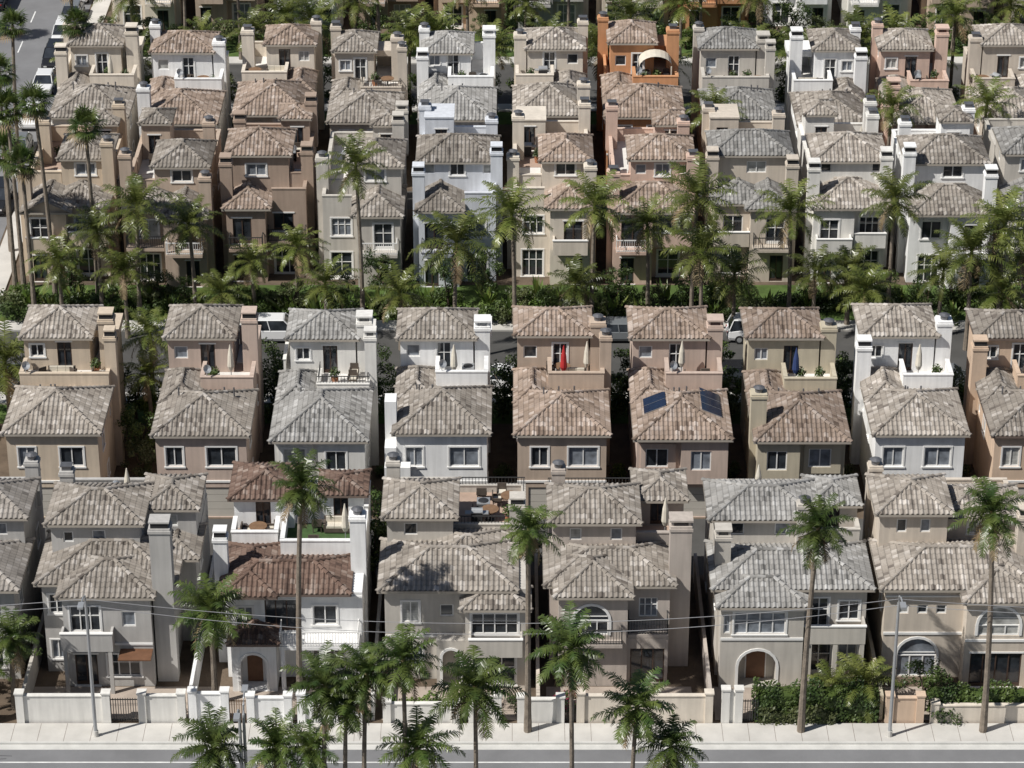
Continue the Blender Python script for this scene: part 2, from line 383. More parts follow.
    def balcony(s,x0,x1,y0,y1,z,kind='rail'):
        s.w.box(x0,x1,y0,y1-.004,z-.22,z,s.st)
        if kind=='wall':
            s.w.box(x0,x1,y0,y0+.14,z,z+.95,s.st,'b'); s.w.box(x0,x0+.14,y0+.144,y1-.004,z,z+.95,s.st,'b'); s.w.box(x1-.14,x1,y0+.144,y1-.004,z,z+.95,s.st,'b')
            s.w.box(x0-.04,x1+.04,y0-.04,y0+.18,z+.95,z+1.02,s.tr)
        else:
            m=M['rail'] if kind=='rail' else s.tr
            s.g.box(x0,x1,y0+.02,y0+.07,z+.93,z+1.0,m); s.g.box(x0,x1,y0+.02,y0+.07,z+.08,z+.12,m)
            s.g.box(x0+.02,x0+.07,y0+.07,y1,z+.93,z+1.0,m); s.g.box(x1-.07,x1-.02,y0+.07,y1,z+.93,z+1.0,m)
            n=int((x1-x0)/.16)
            for i in range(n+1):
                x=x0+.01+(x1-x0-.05)*i/n; s.g.box(x,x+.03,y0+.03,y0+.06,z+.12,z+.93,m,'bt')
            for xx in(x0+.03,x1-.06):
                for i in range(int((y1-y0)/.16)):
                    yy=y0+.1+.16*i; s.g.box(xx,xx+.03,yy,yy+.03,z,z+.93,m,'bt')
    def band(s,x0,x1,y,z,h=.16,d=.06,mat=None):
        s.g.box(x0,x1,y-d,y-.0,z,z+h,mat or s.tr,'k')
    def done(s):
        e=empty(s.name,(s.X,s.Y,0))
        s.w.obj('walls',e); s.rf.obj('roof',e); s.g.obj('windows_and_trim',e); s.c.obj('chimneys',e); s.d.obj('deck_floor',e)
        return e
# ---- deck furniture meshes
def m_umbrella(mat):
    b=MB(); b.tube([(0,0,0),(0,0,2.5)],[.03,.03],6,M['steel']); b.tube([(0,0,0),(0,0,.1)],[.28,.25],10,M['black'])
    b.tube([(0,0,.8),(0,0,1.1),(0,0,1.9),(0,0,2.65)],[.12,.24,.18,.03],9,mat)
    return b.mesh('patio_umbrella')
def m_table():
    b=MB(); b.tube([(0,0,.70),(0,0,.75)],[.55,.55],14,M['wood']); b.tube([(0,0,0),(0,0,.7)],[.05,.05],8,M['black']); b.tube([(0,0,0),(0,0,.04)],[.3,.28],10,M['black'])
    return b.mesh('patio_table')
def m_chair():
    b=MB(); m=M['wicker']
    b.box(-.28,.28,-.28,.28,.36,.46,m); b.box(-.28,.28,.24,.32,.46,.95,m); b.box(-.32,-.26,-.26,.28,.46,.66,m); b.box(.26,.32,-.26,.28,.46,.66,m)
    for x in(-.26,.22):
        for y in(-.26,.22): b.box(x,x+.05,y,y+.05,0,.36,m)
    b.box(-.24,.24,-.24,.22,.462,.54,M['canvas'])
    return b.mesh('patio_chair')
def m_sofa():
    b=MB(); m=M['wicker']; b.box(-.9,.9,-.4,.4,.08,.36,m); b.box(-.9,.9,.3,.42,.36,.82,m); b.box(-.95,-.8,-.4,.3,.36,.62,m); b.box(.8,.95,-.4,.3,.36,.62,m)
    for i in range(3): b.box(-.79+.53*i,-.79+.53*i+.51,-.38,.28,.362,.50,M['canvas']); b.box(-.79+.53*i,-.79+.53*i+.51,.16,.29,.504,.86,M['canvas'])
    return b.mesh('patio_sofa')
def m_grill():
    b=MB(); b.box(-.35,.35,-.25,.25,.1,.85,M['black']); b.box(-.7,-.36,-.22,.22,.8,.85,M['steel']); b.box(.36,.7,-.22,.22,.8,.85,M['steel'])
    b.tube([(-.36,0,.9),(.36,0,.9)],[.24,.24],12,M['steel']); b.box(-.25,.25,-.30,-.26,.95,.98,M['steel'])
    for x in(-.3,.26): b.tube([(x,-.2,.06),(x+.05,-.2,.06)],[.06,.06],8,M['tyre'])
    return b.mesh('barbecue_grill')
def m_ac():
    b=MB(); b.box(-.4,.4,-.4,.4,0,.8,M['steel']); b.tube([(0,0,.8),(0,0,.84)],[.33,.30],14,M['black'])
    for i in range(6): b.box(-.36,.36,-.415,-.401,.1+.11*i,.14+.11*i,M['black'])
    return b.mesh('air_conditioner')
def leafquads(mb,c,rx,ry,rz,n,size,mat,r,shell=.35):
    for _ in range(n):
        while True:
            d=Vector((r.uniform(-1,1),r.uniform(-1,1),r.uniform(-1,1)))
            if .05<d.length<1: break
        d=d.normalized()*(shell+(1-shell)*r.random()**.5)
        p=Vector((c[0]+d.x*rx,c[1]+d.y*ry,c[2]+d.z*rz))
        nrm=(d+Vector((r.gauss(0,.6),r.gauss(0,.6),r.gauss(.2,.6)))).normalized()
        u=nrm.orthogonal().normalized(); v=nrm.cross(u); a=r.random()*6.28
        u,v=u*math.cos(a)+v*math.sin(a),v*math.cos(a)-u*math.sin(a)
        s=size*r.uniform(.6,1.3)
        mb.face([p-u*s,p-v*s*.45,p+u*s,p+v*s*.45],mat)
def m_plant(seed):
    r=random.Random(seed);b=MB(); b.tube([(0,0,0),(0,0,.45)],[.18,.25],10,M['terra'])
    leafquads(b,(0,0,.8),.4,.4,.42,160,.11,M['leaf'],r,0); return b.mesh('potted_plant')
FM=dict(ur=m_umbrella(M['red']),un=m_umbrella(M['navy']),uc=m_umbrella(M['canvas']),
  t=m_table(),c=m_chair(),s=m_sofa(),g=m_grill(),ac=m_ac(),p=m_plant(3))
FN=dict(ur='patio_umbrella',un='patio_umbrella',uc='patio_umbrella',t='patio_table',c='patio_chair',s='patio_sofa',g='barbecue_grill',ac='air_conditioner',p='potted_plant')
def furn(k,x,y,z,rz=0): put(FN[k],FM[k],None,(x,y,z),rz)
def dress(X,Y,x0,x1,y0,y1,z,r,mx,n=3):
    spots=[]
    for _ in range(n*8):
        if len(spots)>=n: break
        x=r.uniform(x0+.6,x1-.6) if x1-x0>1.3 else (x0+x1)/2
        y=r.uniform(y0+.5,y1-.5) if y1-y0>1.1 else (y0+y1)/2
        if all((x-a)**2+(y-b)**2>.95 for a,b in spots): spots.append((x,y))
    for x,y in spots:
        k=r.choice(['t','c','c','s','g','p','p','ac','uc','c','p','c'])
        wx=X+mx*x
        furn(k,wx,Y+y,z,r.choice([0,math.pi,1.57,r.random()*6]) if k not in('s',) else 0)
        if k=='t':
            furn('c',wx-.75,Y+y,z,1.57)
# ------------------------------------------------------------------ house types
def house_a(X,Y,st,tile,mx=1,seed=0,deck='deck',chimneys='r',solar=False,fascia='fascia',umb=None,w=None,canopy=False,jy=0,fin=False,vary=False):
    Y=Y+jy
    r=random.Random(seed*31+5); H=House('stucco_house',X,Y,st,tile,mx,seed,fascia,trim=r.random()<.75)
    w=w or (r.uniform(5.3,6.1) if vary else r.uniform(5.6,5.85)); a=w/2; D=12.9+r.uniform(-.3,.3); z=6.0+r.uniform(-.12,.18)*(2 if vary else 1)
    bay=r.random()<.5
    u2=r.uniform(3.1,3.4); ww=r.choice([1.5,1.7,1.9])
    uops=[(r.uniform(.5,.9),3.75,r.choice([1.1,1.3]),1.4,'w'),(u2,3.75,ww,1.4,'w')]
    side=[(r.uniform(1.5,2.5),4,.9,1.0,'w'),(r.uniform(5,6),4.2,.7,.7,'s'),(r.uniform(8,9.5),3.9,.9,1.2,'w'),(3,1.2,.9,1,'w')]
    H.block(-a,a,0,D,0,z,fr=[(.7,.02,w-1.4,2.2,'g')]+([] if bay else uops),rt=side,lf=side,bk=[(.8,.1,1.0,2.1,'d'),(2.6,.9,1.9,1.4,'w2'),(.8,3.8,1.5,1.4,'w'),(3.3,3.2,1.6,2.1,'dd')])
    yr=0
    if bay:
        xs=r.choice([0,1]); bx0,bx1=(-a,-.1) if xs==0 else (-.1,a)
        H.block(bx0+.003,bx1-.003,-.55,0-.003,2.75,z,fr=[(r.uniform(.5,.8),3.75,1.3,1.4,'w')])
        H.block((.2 if xs==0 else -a+.25),(a-.25 if xs==0 else -.4),-.12,-.004,3.3,5.45,fr=[(.3,3.75,1.45,1.35,'w')])
        yr=-.55
    H.band(-a-.02,a+.02,-.0,2.6,.14)
    oh=.30; pm=r.uniform(.43,.50)
    H.hip(-a,a,yr,6.0+r.uniform(-.2,.3),z,pm,oh)
    lx=-a+r.uniform(2.0,2.5)
    low=r.random()<.8
    if low: H.hip(-a,lx-.1,4.4,8.75,z+.003,.62,oh-.02,axis='y')
    px0=lx if low else -a
    ph=r.choice([.95,1.05,1.2])
    H.parapet(px0,a,6.3,8.8,z,ph,deck,sides='frl',rail=r.random()<.3)
    tx1=a-.97 if r.random()<.75 else a-1.5
    tx0=-a+r.choice([0,0,0,.5])
    if vary:
        tx1=a-r.choice([.97,1.3,1.9,2.3]); tx0=-a+r.choice([0,0,.5])
    tz=8.6+r.uniform(-.12,.3)*(1.6 if vary else 1); tW=tx1-tx0
    H.block(tx0,tx1,8.8,D,z,tz,fr=[(tW*.5,z+.12,.95,2.05,r.choice(['d','dd'])),(.4,z+1.1,.9,.9,r.choice(['s','w']))],bk=[(1.0,z+.9,1.4,1.2,'w')],rt=[(1.5,z+1.2,.8,.8,'s')],lf=[(1.5,z+1.2,.8,.8,'s')])
    H.hip(tx0,tx1,8.8,D,tz,r.uniform(.40,.5),.30)
    H.parapet(tx1+.05,a,10.2,D,z,1.0+r.uniform(0,.7),deck,sides='rb')
    if tx0>-a+.3: H.parapet(-a,tx0-.05,8.85,D,z,1.0,deck,sides='lb',t=.15)
    if r.random()<.4: H.block(tx1+.06,a+.25,10.3,D-.2,z+1.8,z+2.3)
    k=r.choice([0,1,1,2,3])
    if 'r' in chimneys: H.chim(a-.36,9.35,1.0,1.05,0,9.75+r.uniform(-.5,.5),k)
    if 'q' in chimneys: H.chim(a+.1,7.4,.75,.8,0,9.6,k)
    if 'l' in chimneys: H.chim(-a+.1,1.3,1.0,.95,0,8.5,r.choice([1,3]))
    if 'm' in chimneys: H.chim(-a-.1,7.6,.95,.9,0,8.8,2)
    if 'n' in chimneys: H.chim(-a-.05,12.0,.85,.85,0,9.9+r.uniform(-.4,.4),r.choice([0,1]))
    if fin:
        H.w.box(-a-.75,-a-.004,1.0,2.2,0,7.9,H.st,'b'); H.w.box(-a-.75,-a-.004,-.2,.997,0,5.2,H.st,'b'); H.w.box(-a-.75,-a+.9,-1.0,-.203,0,4.2,H.st,'b')
    if solar:
        hf=(w+2*oh)/2; p=pm
        def panel(y0,y1,r0,r1,sx):
            P=[]
            for rr,yy in((r0,y0),(r0,y1),(r1,y1),(r1,y0)):
                P.append((sx*(a+oh-rr),yy,z+.09+p*rr+.12))
            H.d.face(P,M['solar']); Q=[(q[0],q[1],q[2]-.05) for q in P]
            for i in range(4): H.d.face([P[i],P[(i+1)%4],Q[(i+1)%4],Q[i]],M['steel'])
        for i in range(2): panel(1.9+1.05*i,2.9+1.05*i,.8,2.2,-1)
        for i in range(3): panel(1.6+1.05*i,2.6+1.05*i,.6,1.9,1)
    if canopy:
        n=10;x0,x1=px0+.5,a-.5;c=(x0+x1)/2;rr=(x1-x0)/2
        for i in range(n):
            A=math.pi*i/n;B=math.pi*(i+1)/n
            H.d.face([(c-rr*math.cos(A),6.9,z+1.7+.9*math.sin(A)),(c-rr*math.cos(B),6.9,z+1.7+.9*math.sin(B)),(c-rr*math.cos(B),8.7,z+1.7+.9*math.sin(B)),(c-rr*math.cos(A),8.7,z+1.7+.9*math.sin(A))],M['canvas'])
        for xx in(x0,x1-.1): H.d.box(xx,xx+.1,6.9,7.0,z,z+1.7,M['canvas'])
    for _ in range(3):
        x,y=r.uniform(-a+1,a-1),r.uniform(3.4,5.2); H.c.tube([(x,y,z+.4),(x,y,z+pm*min(y,6-y)+.5)],[.06,.06],6,M['metal'])
    if r.random()<.5: H.dish(r.choice([px0+.4,a-.4]),6.4,z+ph+.07)
    H.done()
    dress(X,Y,px0+.2,a-.2,6.5,8.7,z+.1,r,mx,5)
    if umb: furn(umb,X+mx*.2,Y+7.3,z+.1)
def house_b(X,Y,st,tile,mx=1,seed=0,fascia='fascia',full=True,tile2=None):
    r=random.Random(seed*17+3); Y=Y+r.uniform(-.7,.7); H=House('stucco_house',X,Y,st,tile,mx,seed,fascia,trim=r.random()<.8)
    w=r.uniform(5.5,6.1);a=w/2;D=14.0;z=6+r.uniform(-.3,.3)
    gx=r.uniform(.4,.6); style=r.choice([0,1,2])
    wx=r.uniform(-.1,.3); rec=r.uniform(.9,1.6)
    H.block(-a,wx,0,D,0,z,fr=[(gx,.05,1.0,2.15,'d'),(gx,3.15,r.choice([1.4,1.7]),2.1,r.choice(['dd','d']))],lf=[(3,3.8,1,1.2,'w'),(8,3.8,1,1.2,'w')],bk=[(.6,3.8,1.3,1.3,'w')])
    H.block(wx+.004,a,rec,D,0,z,fr=[(.5,.05,1.6,2.2,r.choice(['dd','w2'])),(.5,3.6,1.5,1.45,r.choice(['w','w2','d']))],rt=[(2,3.8,1,1.2,'w'),(7,3.8,1,1.2,'w')],bk=[(.3,.05,2.0,2.1,'g')])
    H.balcony(-a+.2,wx-.2,-1.0,0,3.1,r.choice(['rail','wall','white']))
    if style!=1: H.balcony(wx+.05,a-.05,rec-.95,rec,3.1,r.choice(['wall','rail']))
    v=r.choice([0,1,2,3])
    if v==0: H.hip(-a,wx+.2,0,5.4,z,.48,.3,axis='y'); H.hip(wx-1.2,a,rec,5.6,z-.006,.42,.3,axis='x')
    elif v==1: H.hip(-a,a,0,5.2,z,.44,.3)
    elif v==3: H.hip(-a,wx+.2,0,5.4,z,.48,.3,axis='y',g0=True); H.hip(wx-1.2,a,rec,5.6,z-.006,.42,.3,axis='x')
    else: H.hip(-a,wx+.2,0,5.4,z,.50,.3,axis='y'); H.parapet(wx+.45,a,rec,3.2,z,1.0,'deck',sides='fr')
    tw_=r.choice([5.2,4.6,4.0,3.6,w]); al=r.choice([0,1]) if v!=2 else 0
    x0=-a if al==0 else a-tw_; x1=x0+tw_ if tw_<w else a
    if tw_>=w: x0,x1=-a,a
    y0=2.85+r.uniform(0,.9); tz=8.7+r.uniform(-.3,.45)
    dd=r.uniform(3.9,5.0)
    tW=x1-x0
    H.block(x0,x1,y0,y0+dd,z,tz,fr=[(.35,z+1.55,.8,.8,'s'),(tW*.4,z+1.4,1.1,1.0,'w'),(tW-1.0,z+1.55,.7,.75,'s')] if r.random()<.6 and tW>4.5 else [(tW*.3,z+1.45,1.5,.95,'w'),],rt=[(1.5,z+1.2,.8,.8,'s')],lf=[(1.5,z+1.2,.8,.8,'s')],bk=[(1,z+.1,.9,2,'d')])
    H.hip(x0,x1,y0,y0+dd,tz,.47,.3)
    if tw_<w:
        rx0,rx1=(x1+.05,a) if al==0 else (-a,x0-.05)
        H.parapet(rx0,rx1,y0+.1,y0+dd,z,1.1+r.uniform(0,.6),'deck',sides='f'+('r' if al==0 else 'l'),rail=r.random()<.3)
    H.parapet(-a,a,y0+dd+.05,D,z,1.1+r.uniform(0,.4),r.choice(['deck','deck','deckt']),sides='rlb')
    if full and r.random()<.85:
        s=r.choice([0,1]); bx0=(-a+.0) if s==0 else (a-2.7)
        hh=r.uniform(2.3,3.1); H.block(bx0+.23,bx0+2.45,11.0,D-.25,z+.1,z+hh,fr=[(.8,z+.15,.9,2,'d')])
        if r.random()<.5: H.hip(bx0+.23,bx0+2.45,11.0,D-.25,z+hh,.4,.22)
        else: H.w.box(bx0+.17,bx0+2.51,10.94,D-.19,z+hh,z+hh+.12,H.st)
    k=r.choice([1,1,0,2])
    if r.random()<.8: H.chim(-a+.0,1.6,.9,.95,0,8.8+r.uniform(-.4,.5),k)
    H.chim(a+.05,3.4,.9,.95,0,9.5+r.uniform(-.5,.8),k)
    if full: H.chim(r.choice([a-.35,-a+.4]),9.6,.9,.9,z,9.7+r.uniform(-.4,.5),r.choice([0,2,1]))
    if full and r.random()<.6: H.chim(r.choice([a-.2,-a+.2]),12.6,.9,.9,z,9.6+r.uniform(-.4,.5),r.choice([0,2,3]))
    H.done()
    dress(X,Y,-a+.4,a-.4,y0+dd+.5,10.8,z+.1,r,mx,6)
# ---- row 2
row2=[(-29.4,'sand','a',1,dict(chimneys='rq',fascia='fascia')),(-19.9,'pinktan','a',1,dict(chimneys='r')),(-12.3,'offwhite','e',1,dict(chimneys='rq')),
 (-4.5,'white','a',1,dict(chimneys='r',fin=True)),(3.2,'tan','c',1,dict(chimneys='rq',umb='ur',deck='deckt')),(10.9,'pinktan','c',1,dict(solar=True,deck='deckt')),
 (18.5,'olive','c',1,dict(chimneys='rl',umb='un')),(26.1,'white','a',1,dict(chimneys='rm')),(33.7,'peach','a',1,dict(chimneys='m',fascia='fdark')),(41.4,'beige','b',1,dict())]
for i,(x,st,t,mx,kw) in enumerate(row2): house_a(x,163.5,st,t,mx,i+1,**kw)
row4=[(-34.2,'cream','a',1,{}),(-26.8,'white','c',1,{}),(-19.4,'cream','c',-1,{}),(-11.9,'beige','a',1,{}),(-4.4,'white','e',1,{}),(3.1,'cream','a',-1,{}),
 (10.7,'orange','c',1,dict(canopy=True)),(18.4,'greybeige','e',1,{}),(25.9,'white','a',-1,{}),(33.3,'salmon','a',1,{}),(40.8,'beige','a',-1,{}),(48.3,'tan','a',1,{})]
for i,(x,st,t,mx,kw) in enumerate(row4): house_a(x,218.0,st,t,mx,i+41,jy=random.Random(i).uniform(-1,.8),chimneys=('rmn','rnl','rn','rqn')[i%4],vary=True,**kw)
row3=[(-33.6,'sand','a',1),(-26.0,'tan','a',-1),(-18.5,'brown','c',1),(-11.3,'greybeige','a',-1),(-4.1,'bluegrey','a',1),(3.0,'cream','c',-1),(10.6,'salmon','c',1),(18.1,'beige','e',-1),
 (25.4,'offwhite','a',1),(32.8,'white','a',-1),(40.3,'greybeige','e',1),(47.8,'cream','b',1)]
for i,(x,st,t,mx) in enumerate(row3): house_b(x,199.0,st,t,mx,i+21)
row5=[(-34,'cream','c'),(-26.5,'tan','a'),(-19,'white','c'),(-11.4,'brown','a'),(-3.9,'peach','r'),(3.6,'grey','b'),(11.2,'beige','a'),(18.7,'orange','c'),(26.3,'white','a'),(33.9,'offwhite','b'),(41.4,'tan','c'),(49,'cream','c')]
for i,(x,st,t) in enumerate(row5): house_b(x,254.5,st,t,1 if i%2 else -1,i+61,full=False)
# ---- row 1 (individual)
Y1=143.5; DD=12.3
def side_ops(): return [(2,3.9,.9,1.2,'w'),(2.2,1,.9,1.2,'w'),(6,4.1,.8,.8,'s'),(9,3.9,1.0,1.2,'w')]
def H1(X,st='grey',tile='a',mx=1,seed=101):
    H=House('stucco_house',X,Y1,st,tile,mx,seed); z=6.1
    H.block(-4.3,3.3,1.6,DD,0,z,fr=[(.35,4.0,.9,1.3,'w'),(.3,.9,.8,1.3,'w'),(6.5,.1,.9,2.1,'d')],lf=side_ops(),bk=[(1,0.05,5,2.2,'g')])
    H.block(-2.9,2.2,0,1.597,0,z,fr=[(.4,3.75,1.75,1.7,'w2'),(3.4,4.1,.8,1.0,'s'),(.5,.1,1.3,2.1,'d'),(2.4,.7,1.9,1.5,'w2')])
    H.block(3.304,4.35,5,DD,0,z,rt=side_ops())
    H.hip(-4.3,3.3,1.6,7,z,.38,.4,axis='x'); H.hip(-2.9,2.2,0,4.5,z+.02,.42,.35,axis='y'); H.hip(2,4.35,4.4,8,z-.01,.38,.35)
    H.block(-4.0,1.2,4.4,8.8,z,8.45,fr=[(2.4,7.15,.8,.85,'s'),(.7,7.2,.6,.7,'s')],rt=[(1,6.8,.8,1,'s')],lf=[(1,6.8,.8,1,'s')]); H.hip(-4.0,1.2,4.4,8.8,8.45,.40,.36)
    H.block(1.204,4.3,6.6,10.4,z,8.2,fr=[(1.2,7.0,.8,.8,'s')]); H.hip(1.2,4.3,6.6,10.4,8.2,.36,.3)
    H.parapet(-4.1,1.1,8.85,DD,z,1.0,'deck',sides='rlb'); H.parapet(1.15,4.3,10.45,DD,z,.8,'deck',sides='rb')
    H.chim(2.9,1.0,1.2,1.0,0,10.3,2); H.chim(-3.7,9.7,.8,.8,z,9.2,0)
    H.balcony(-3.0,.0,-.9,0,3.15,'wall'); H.band(-2.9,2.2,0,2.85,.14)
    for x in(-2.9,-.3): H.w.box(x,x+.22,-.88,-.66,0,2.93,H.st)
    H.g.box(.3,2.2,-1.3,-.05,2.55,2.62,M['doorw'])
    H.done(); dress(X,Y1,-3.8,.9,9.2,12.1,z+.1,H.r,mx,4)
H1(-23.1)
def H2(X):
    H=House('stucco_house',X,Y1,'white','d',1,102,'fdark'); z=5.8; a=4.0
    H.block(-a,a,1.0,DD,0,z,fr=[(.7,3.6,.9,1.2,'w'),(2.3,3.2,1.9,2.1,'d'),(5.1,3.6,1.4,1.3,'w'),(5.0,.3,1.9,1.9,'dd')],rt=side_ops(),lf=side_ops(),bk=[(1,0.05,5,2.2,'g')])
    H.block(-3.6,-1.0,-.6,.997,0,3.3,fr=[(.5,.05,1.5,2.5,'a')]); H.hip(-3.6,-1.0,-.6,2.2,3.3,.35,.25)
    H.balcony(-.8,a-.2,-.5,1.0,3.0,'white'); 
    for x in(-.75,1.5,3.55): H.w.box(x,x+.25,-.48,-.23,0,2.78,H.st)
    H.hip(-a,a-1.0,1.0,4.8,z,.40,.4,axis='x'); H.hip(-a,-1.2,.6,6.2,z+.02,.40,.35,axis='y')
    H.parapet(-1.0,a,5.0,8.9,z,1.1,'deckg',sides='flr'); H.parapet(-a,-1.25,6.2,8.3,z,1.0,'deckt',sides='flr')
    H.block(-a,-.4,8.35,DD-.02,z,7.95,fr=[(1.3,5.95,.9,1.85,'d')]); H.hip(-a,-.4,8.35,DD-.02,7.95,.38,.35)
    H.parapet(-.35,a,8.95,DD,z,1.1,'deck',sides='rb')
    H.block(1.2,a-.25,9.4,DD-.25,z+.1,7.6,fr=[(.7,z+.15,.9,1.6,'d')]); H.hip(1.2,a-.25,9.4,DD-.25,7.6,.35,.3)
    H.chim(-4.3,3.0,.8,.8,0,8.5,2); H.chim(3.7,3.6,.9,.9,0,9.6,1); H.band(-a,a,1.0,5.45,.12)
    H.done(); dress(X,Y1,-.6,3.7,5.4,9.0,z+.1,H.r,1,4); furn('t',X-2.5,Y1+7.3,z+.1); furn('c',X-3.2,Y1+7.2,z+.1,1.5); furn('c',X-1.8,Y1+7.4,z+.1,-1.5)
H2(-12.7)
def H3(X,st='greybeige',mx=1,seed=103,tile='a'):
    H=House('stucco_house',X,Y1,st,tile,mx,seed); z=6.15; a=4.1
    H.block(-a,a,.8,DD,0,z,fr=[(1.0,3.9,1.0,1.4,'w'),(.9,.8,1.3,1.4,'w2'),(3.2,4.3,.8,.8,'s')],rt=side_ops(),lf=side_ops(),bk=[(1,0.05,5,2.2,'g')])
    H.block(.6,a-.003,-.3,.797,0,5.5,fr=[(.35,3.75,2.7,1.4,'w3','glass'),(.5,.3,2.4,1.9,'dd')]); H.hip(.6,a,-.3,1.6,5.5,.38,.35,axis='x')
    H.block(-1.1,.596,-.1,.797,0,3.2,fr=[(.35,.05,1.0,2.5,'a')]); 
    H.hip(-a,a-.8,.8,6.0,z,.40,.42,axis='x'); H.hip(-1.6,3.0,3.0,7.2,z+.12,.38,.3)
    H.block(-a,-.2,5.6,9.8,z,8.2,fr=[(1.0,7.0,.8,.8,'s')],rt=[(1.5,6.3,.9,1.8,'d')]); H.hip(-a,-.2,5.6,9.8,8.2,.40,.36)
    H.parapet(-.15,a,7.3,DD,z,1.0,'deckt',sides='frb',rail=True); H.parapet(-a,-.2,9.85,DD,z,1.0,'deck',sides='lb')
    H.chim(3.6,6.6,.9,.9,0,8.7,2); H.chim(-3.9,11.0,.8,.8,z,9.2,1); H.band(-a,.5,.8,2.9,.14)
    H.balcony(.8,3.9,-1.3,-.3,3.0,'wall')
    H.done(); dress(X,Y1,.2,3.8,7.6,12.1,z+.1,H.r,mx,7)
H3(-3.3)
def H4(X,st='taupe',mx=1,seed=104,tile='a'):
    H=House('stucco_house',X,Y1,st,tile,mx,seed,trim=False); z=6.1; a=4.1
    H.block(-a,a-1.2,1.4,DD,0,z,fr=[(.2,.8,.9,1.3,'w'),(5.2,3.9,1.1,1.3,'w2'),(5.1,.5,1.3,1.7,'w')],lf=side_ops(),bk=[(1,0.05,5,2.2,'g')])
    H.block(a-1.196,a,3.4,DD,0,z,fr=[(.2,3.9,.8,1.2,'w')],rt=side_ops())
    H.block(-a+.5,.4,0,1.397,0,z+.05,fr=[(.9,3.5,2.0,2.0,'aw','glass'),(.6,.1,.9,2.2,'s')])
    H.block(.404,2.8,.3,1.397,0,3.1,fr=[(.2,.05,2.0,2.35,'d')])
    H.balcony(.45,2.8,.3,1.4,3.35,'rail'); H.balcony(-a+.9,.1,-.6,0,3.2,'rail')
    H.hip(-a+.5,.4,0,4.4,z+.05,.46,.35,axis='y'); H.hip(-a,a-1.2,1.4,6.0,z,.38,.4,axis='x')
    H.block(-a+.2,1.0,4.8,9.0,z,8.3,fr=[(1.0,7.1,.7,.8,'s'),(3.4,7.1,.7,.8,'s')]); H.hip(-a+.2,1.0,4.8,9.0,8.3,.42,.36)
    H.block(1.2,a-.1,8.2,11.6,z,7.9,fr=[(.8,z+.12,.9,1.6,'d')]); H.hip(1.2,a-.1,8.2,11.6,7.9,.40,.3)
    H.parapet(1.05,a,5.6,8.1,z,1.0,'deckt',sides='fr'); H.parapet(-a,1.1,9.05,DD,z,1.0,'deck',sides='lb',rail=True); H.parapet(1.15,a,11.65,DD,z,1.0,'deck',sides='b')
    H.chim(a-.6,2.7,1.25,1.1,0,9.5,3); H.chim(-3.5,10.0,.8,.8,z,9.2,1)
    H.done(); dress(X,Y1,1.4,3.8,5.9,8.0,z+.1,H.r,mx,3); dress(X,Y1,-3.8,.8,9.4,12.1,z+.1,H.r,mx,4)
H4(6.3)
def H5(X,st='greybeige',mx=1,seed=105,tile='e'):
    H=House('stucco_house',X,Y1,st,tile,mx,seed); z=6.0; a=4.35
    H.block(-a,a,1.2,DD,0,z,fr=[(5.4,3.2,1.1,2.1,'dd'),(7.1,3.8,1.2,1.3,'w'),(4.6,.1,2.2,2.2,'dd'),(7.2,.8,1.1,1.4,'w')],rt=side_ops(),lf=side_ops(),bk=[(1,0.05,5,2.2,'g')])
    H.block(-a+.15,.6,-.2,1.197,0,5.6,fr=[(.75,3.7,3.0,1.45,'w3','glass2'),(1.1,.03,2.2,2.55,'a'),(.15,3.75,.4,1.3,'s')]); H.band(-a+.15,.6,-.2,3.3,.16); H.band(-a+.15,.6,-.2,5.28,.14)
    H.hip(-a+.15,.6,-.2,3.2,5.6,.42,.36)
    H.balcony(.7,a-.1,0,1.2,3.1,'wall')
    for x in(.9,2.4,a-.4): H.w.box(x,x+.26,.02,.28,0,2.88,H.st)
    H.hip(-a,a,1.2,6.0,z,.38,.42,axis='x')
    H.block(-a,1.6,5.6,9.8,z,8.1,fr=[(1.0,7.0,.8,.8,'s'),(3.6,7.0,.9,.8,'s')]); H.hip(-a,1.6,5.6,9.8,8.1,.38,.42,axis='x')
    H.block(1.604,a,7.6,10.8,z,7.9,fr=[(.8,z+.12,.9,1.7,'d')]); H.hip(1.6,a,7.6,10.8,7.9,.36,.3)
    H.parapet(1.65,a,6.0,7.55,z,1.1,'deckt',sides='fr'); H.parapet(-a,1.55,9.85,DD,z,1.0,'deck',sides='lb'); H.parapet(1.6,a,10.85,DD,z,1.0,'deck',sides='rb')
    H.chim(-a+.4,3.6,.9,.9,0,8.3,3); H.chim(.9,5.3,.8,.7,6,9.4,1)
    H.done(); dress(X,Y1,-4,1.2,10.2,12.1,z+.1,H.r,mx,4)
H5(16.3)
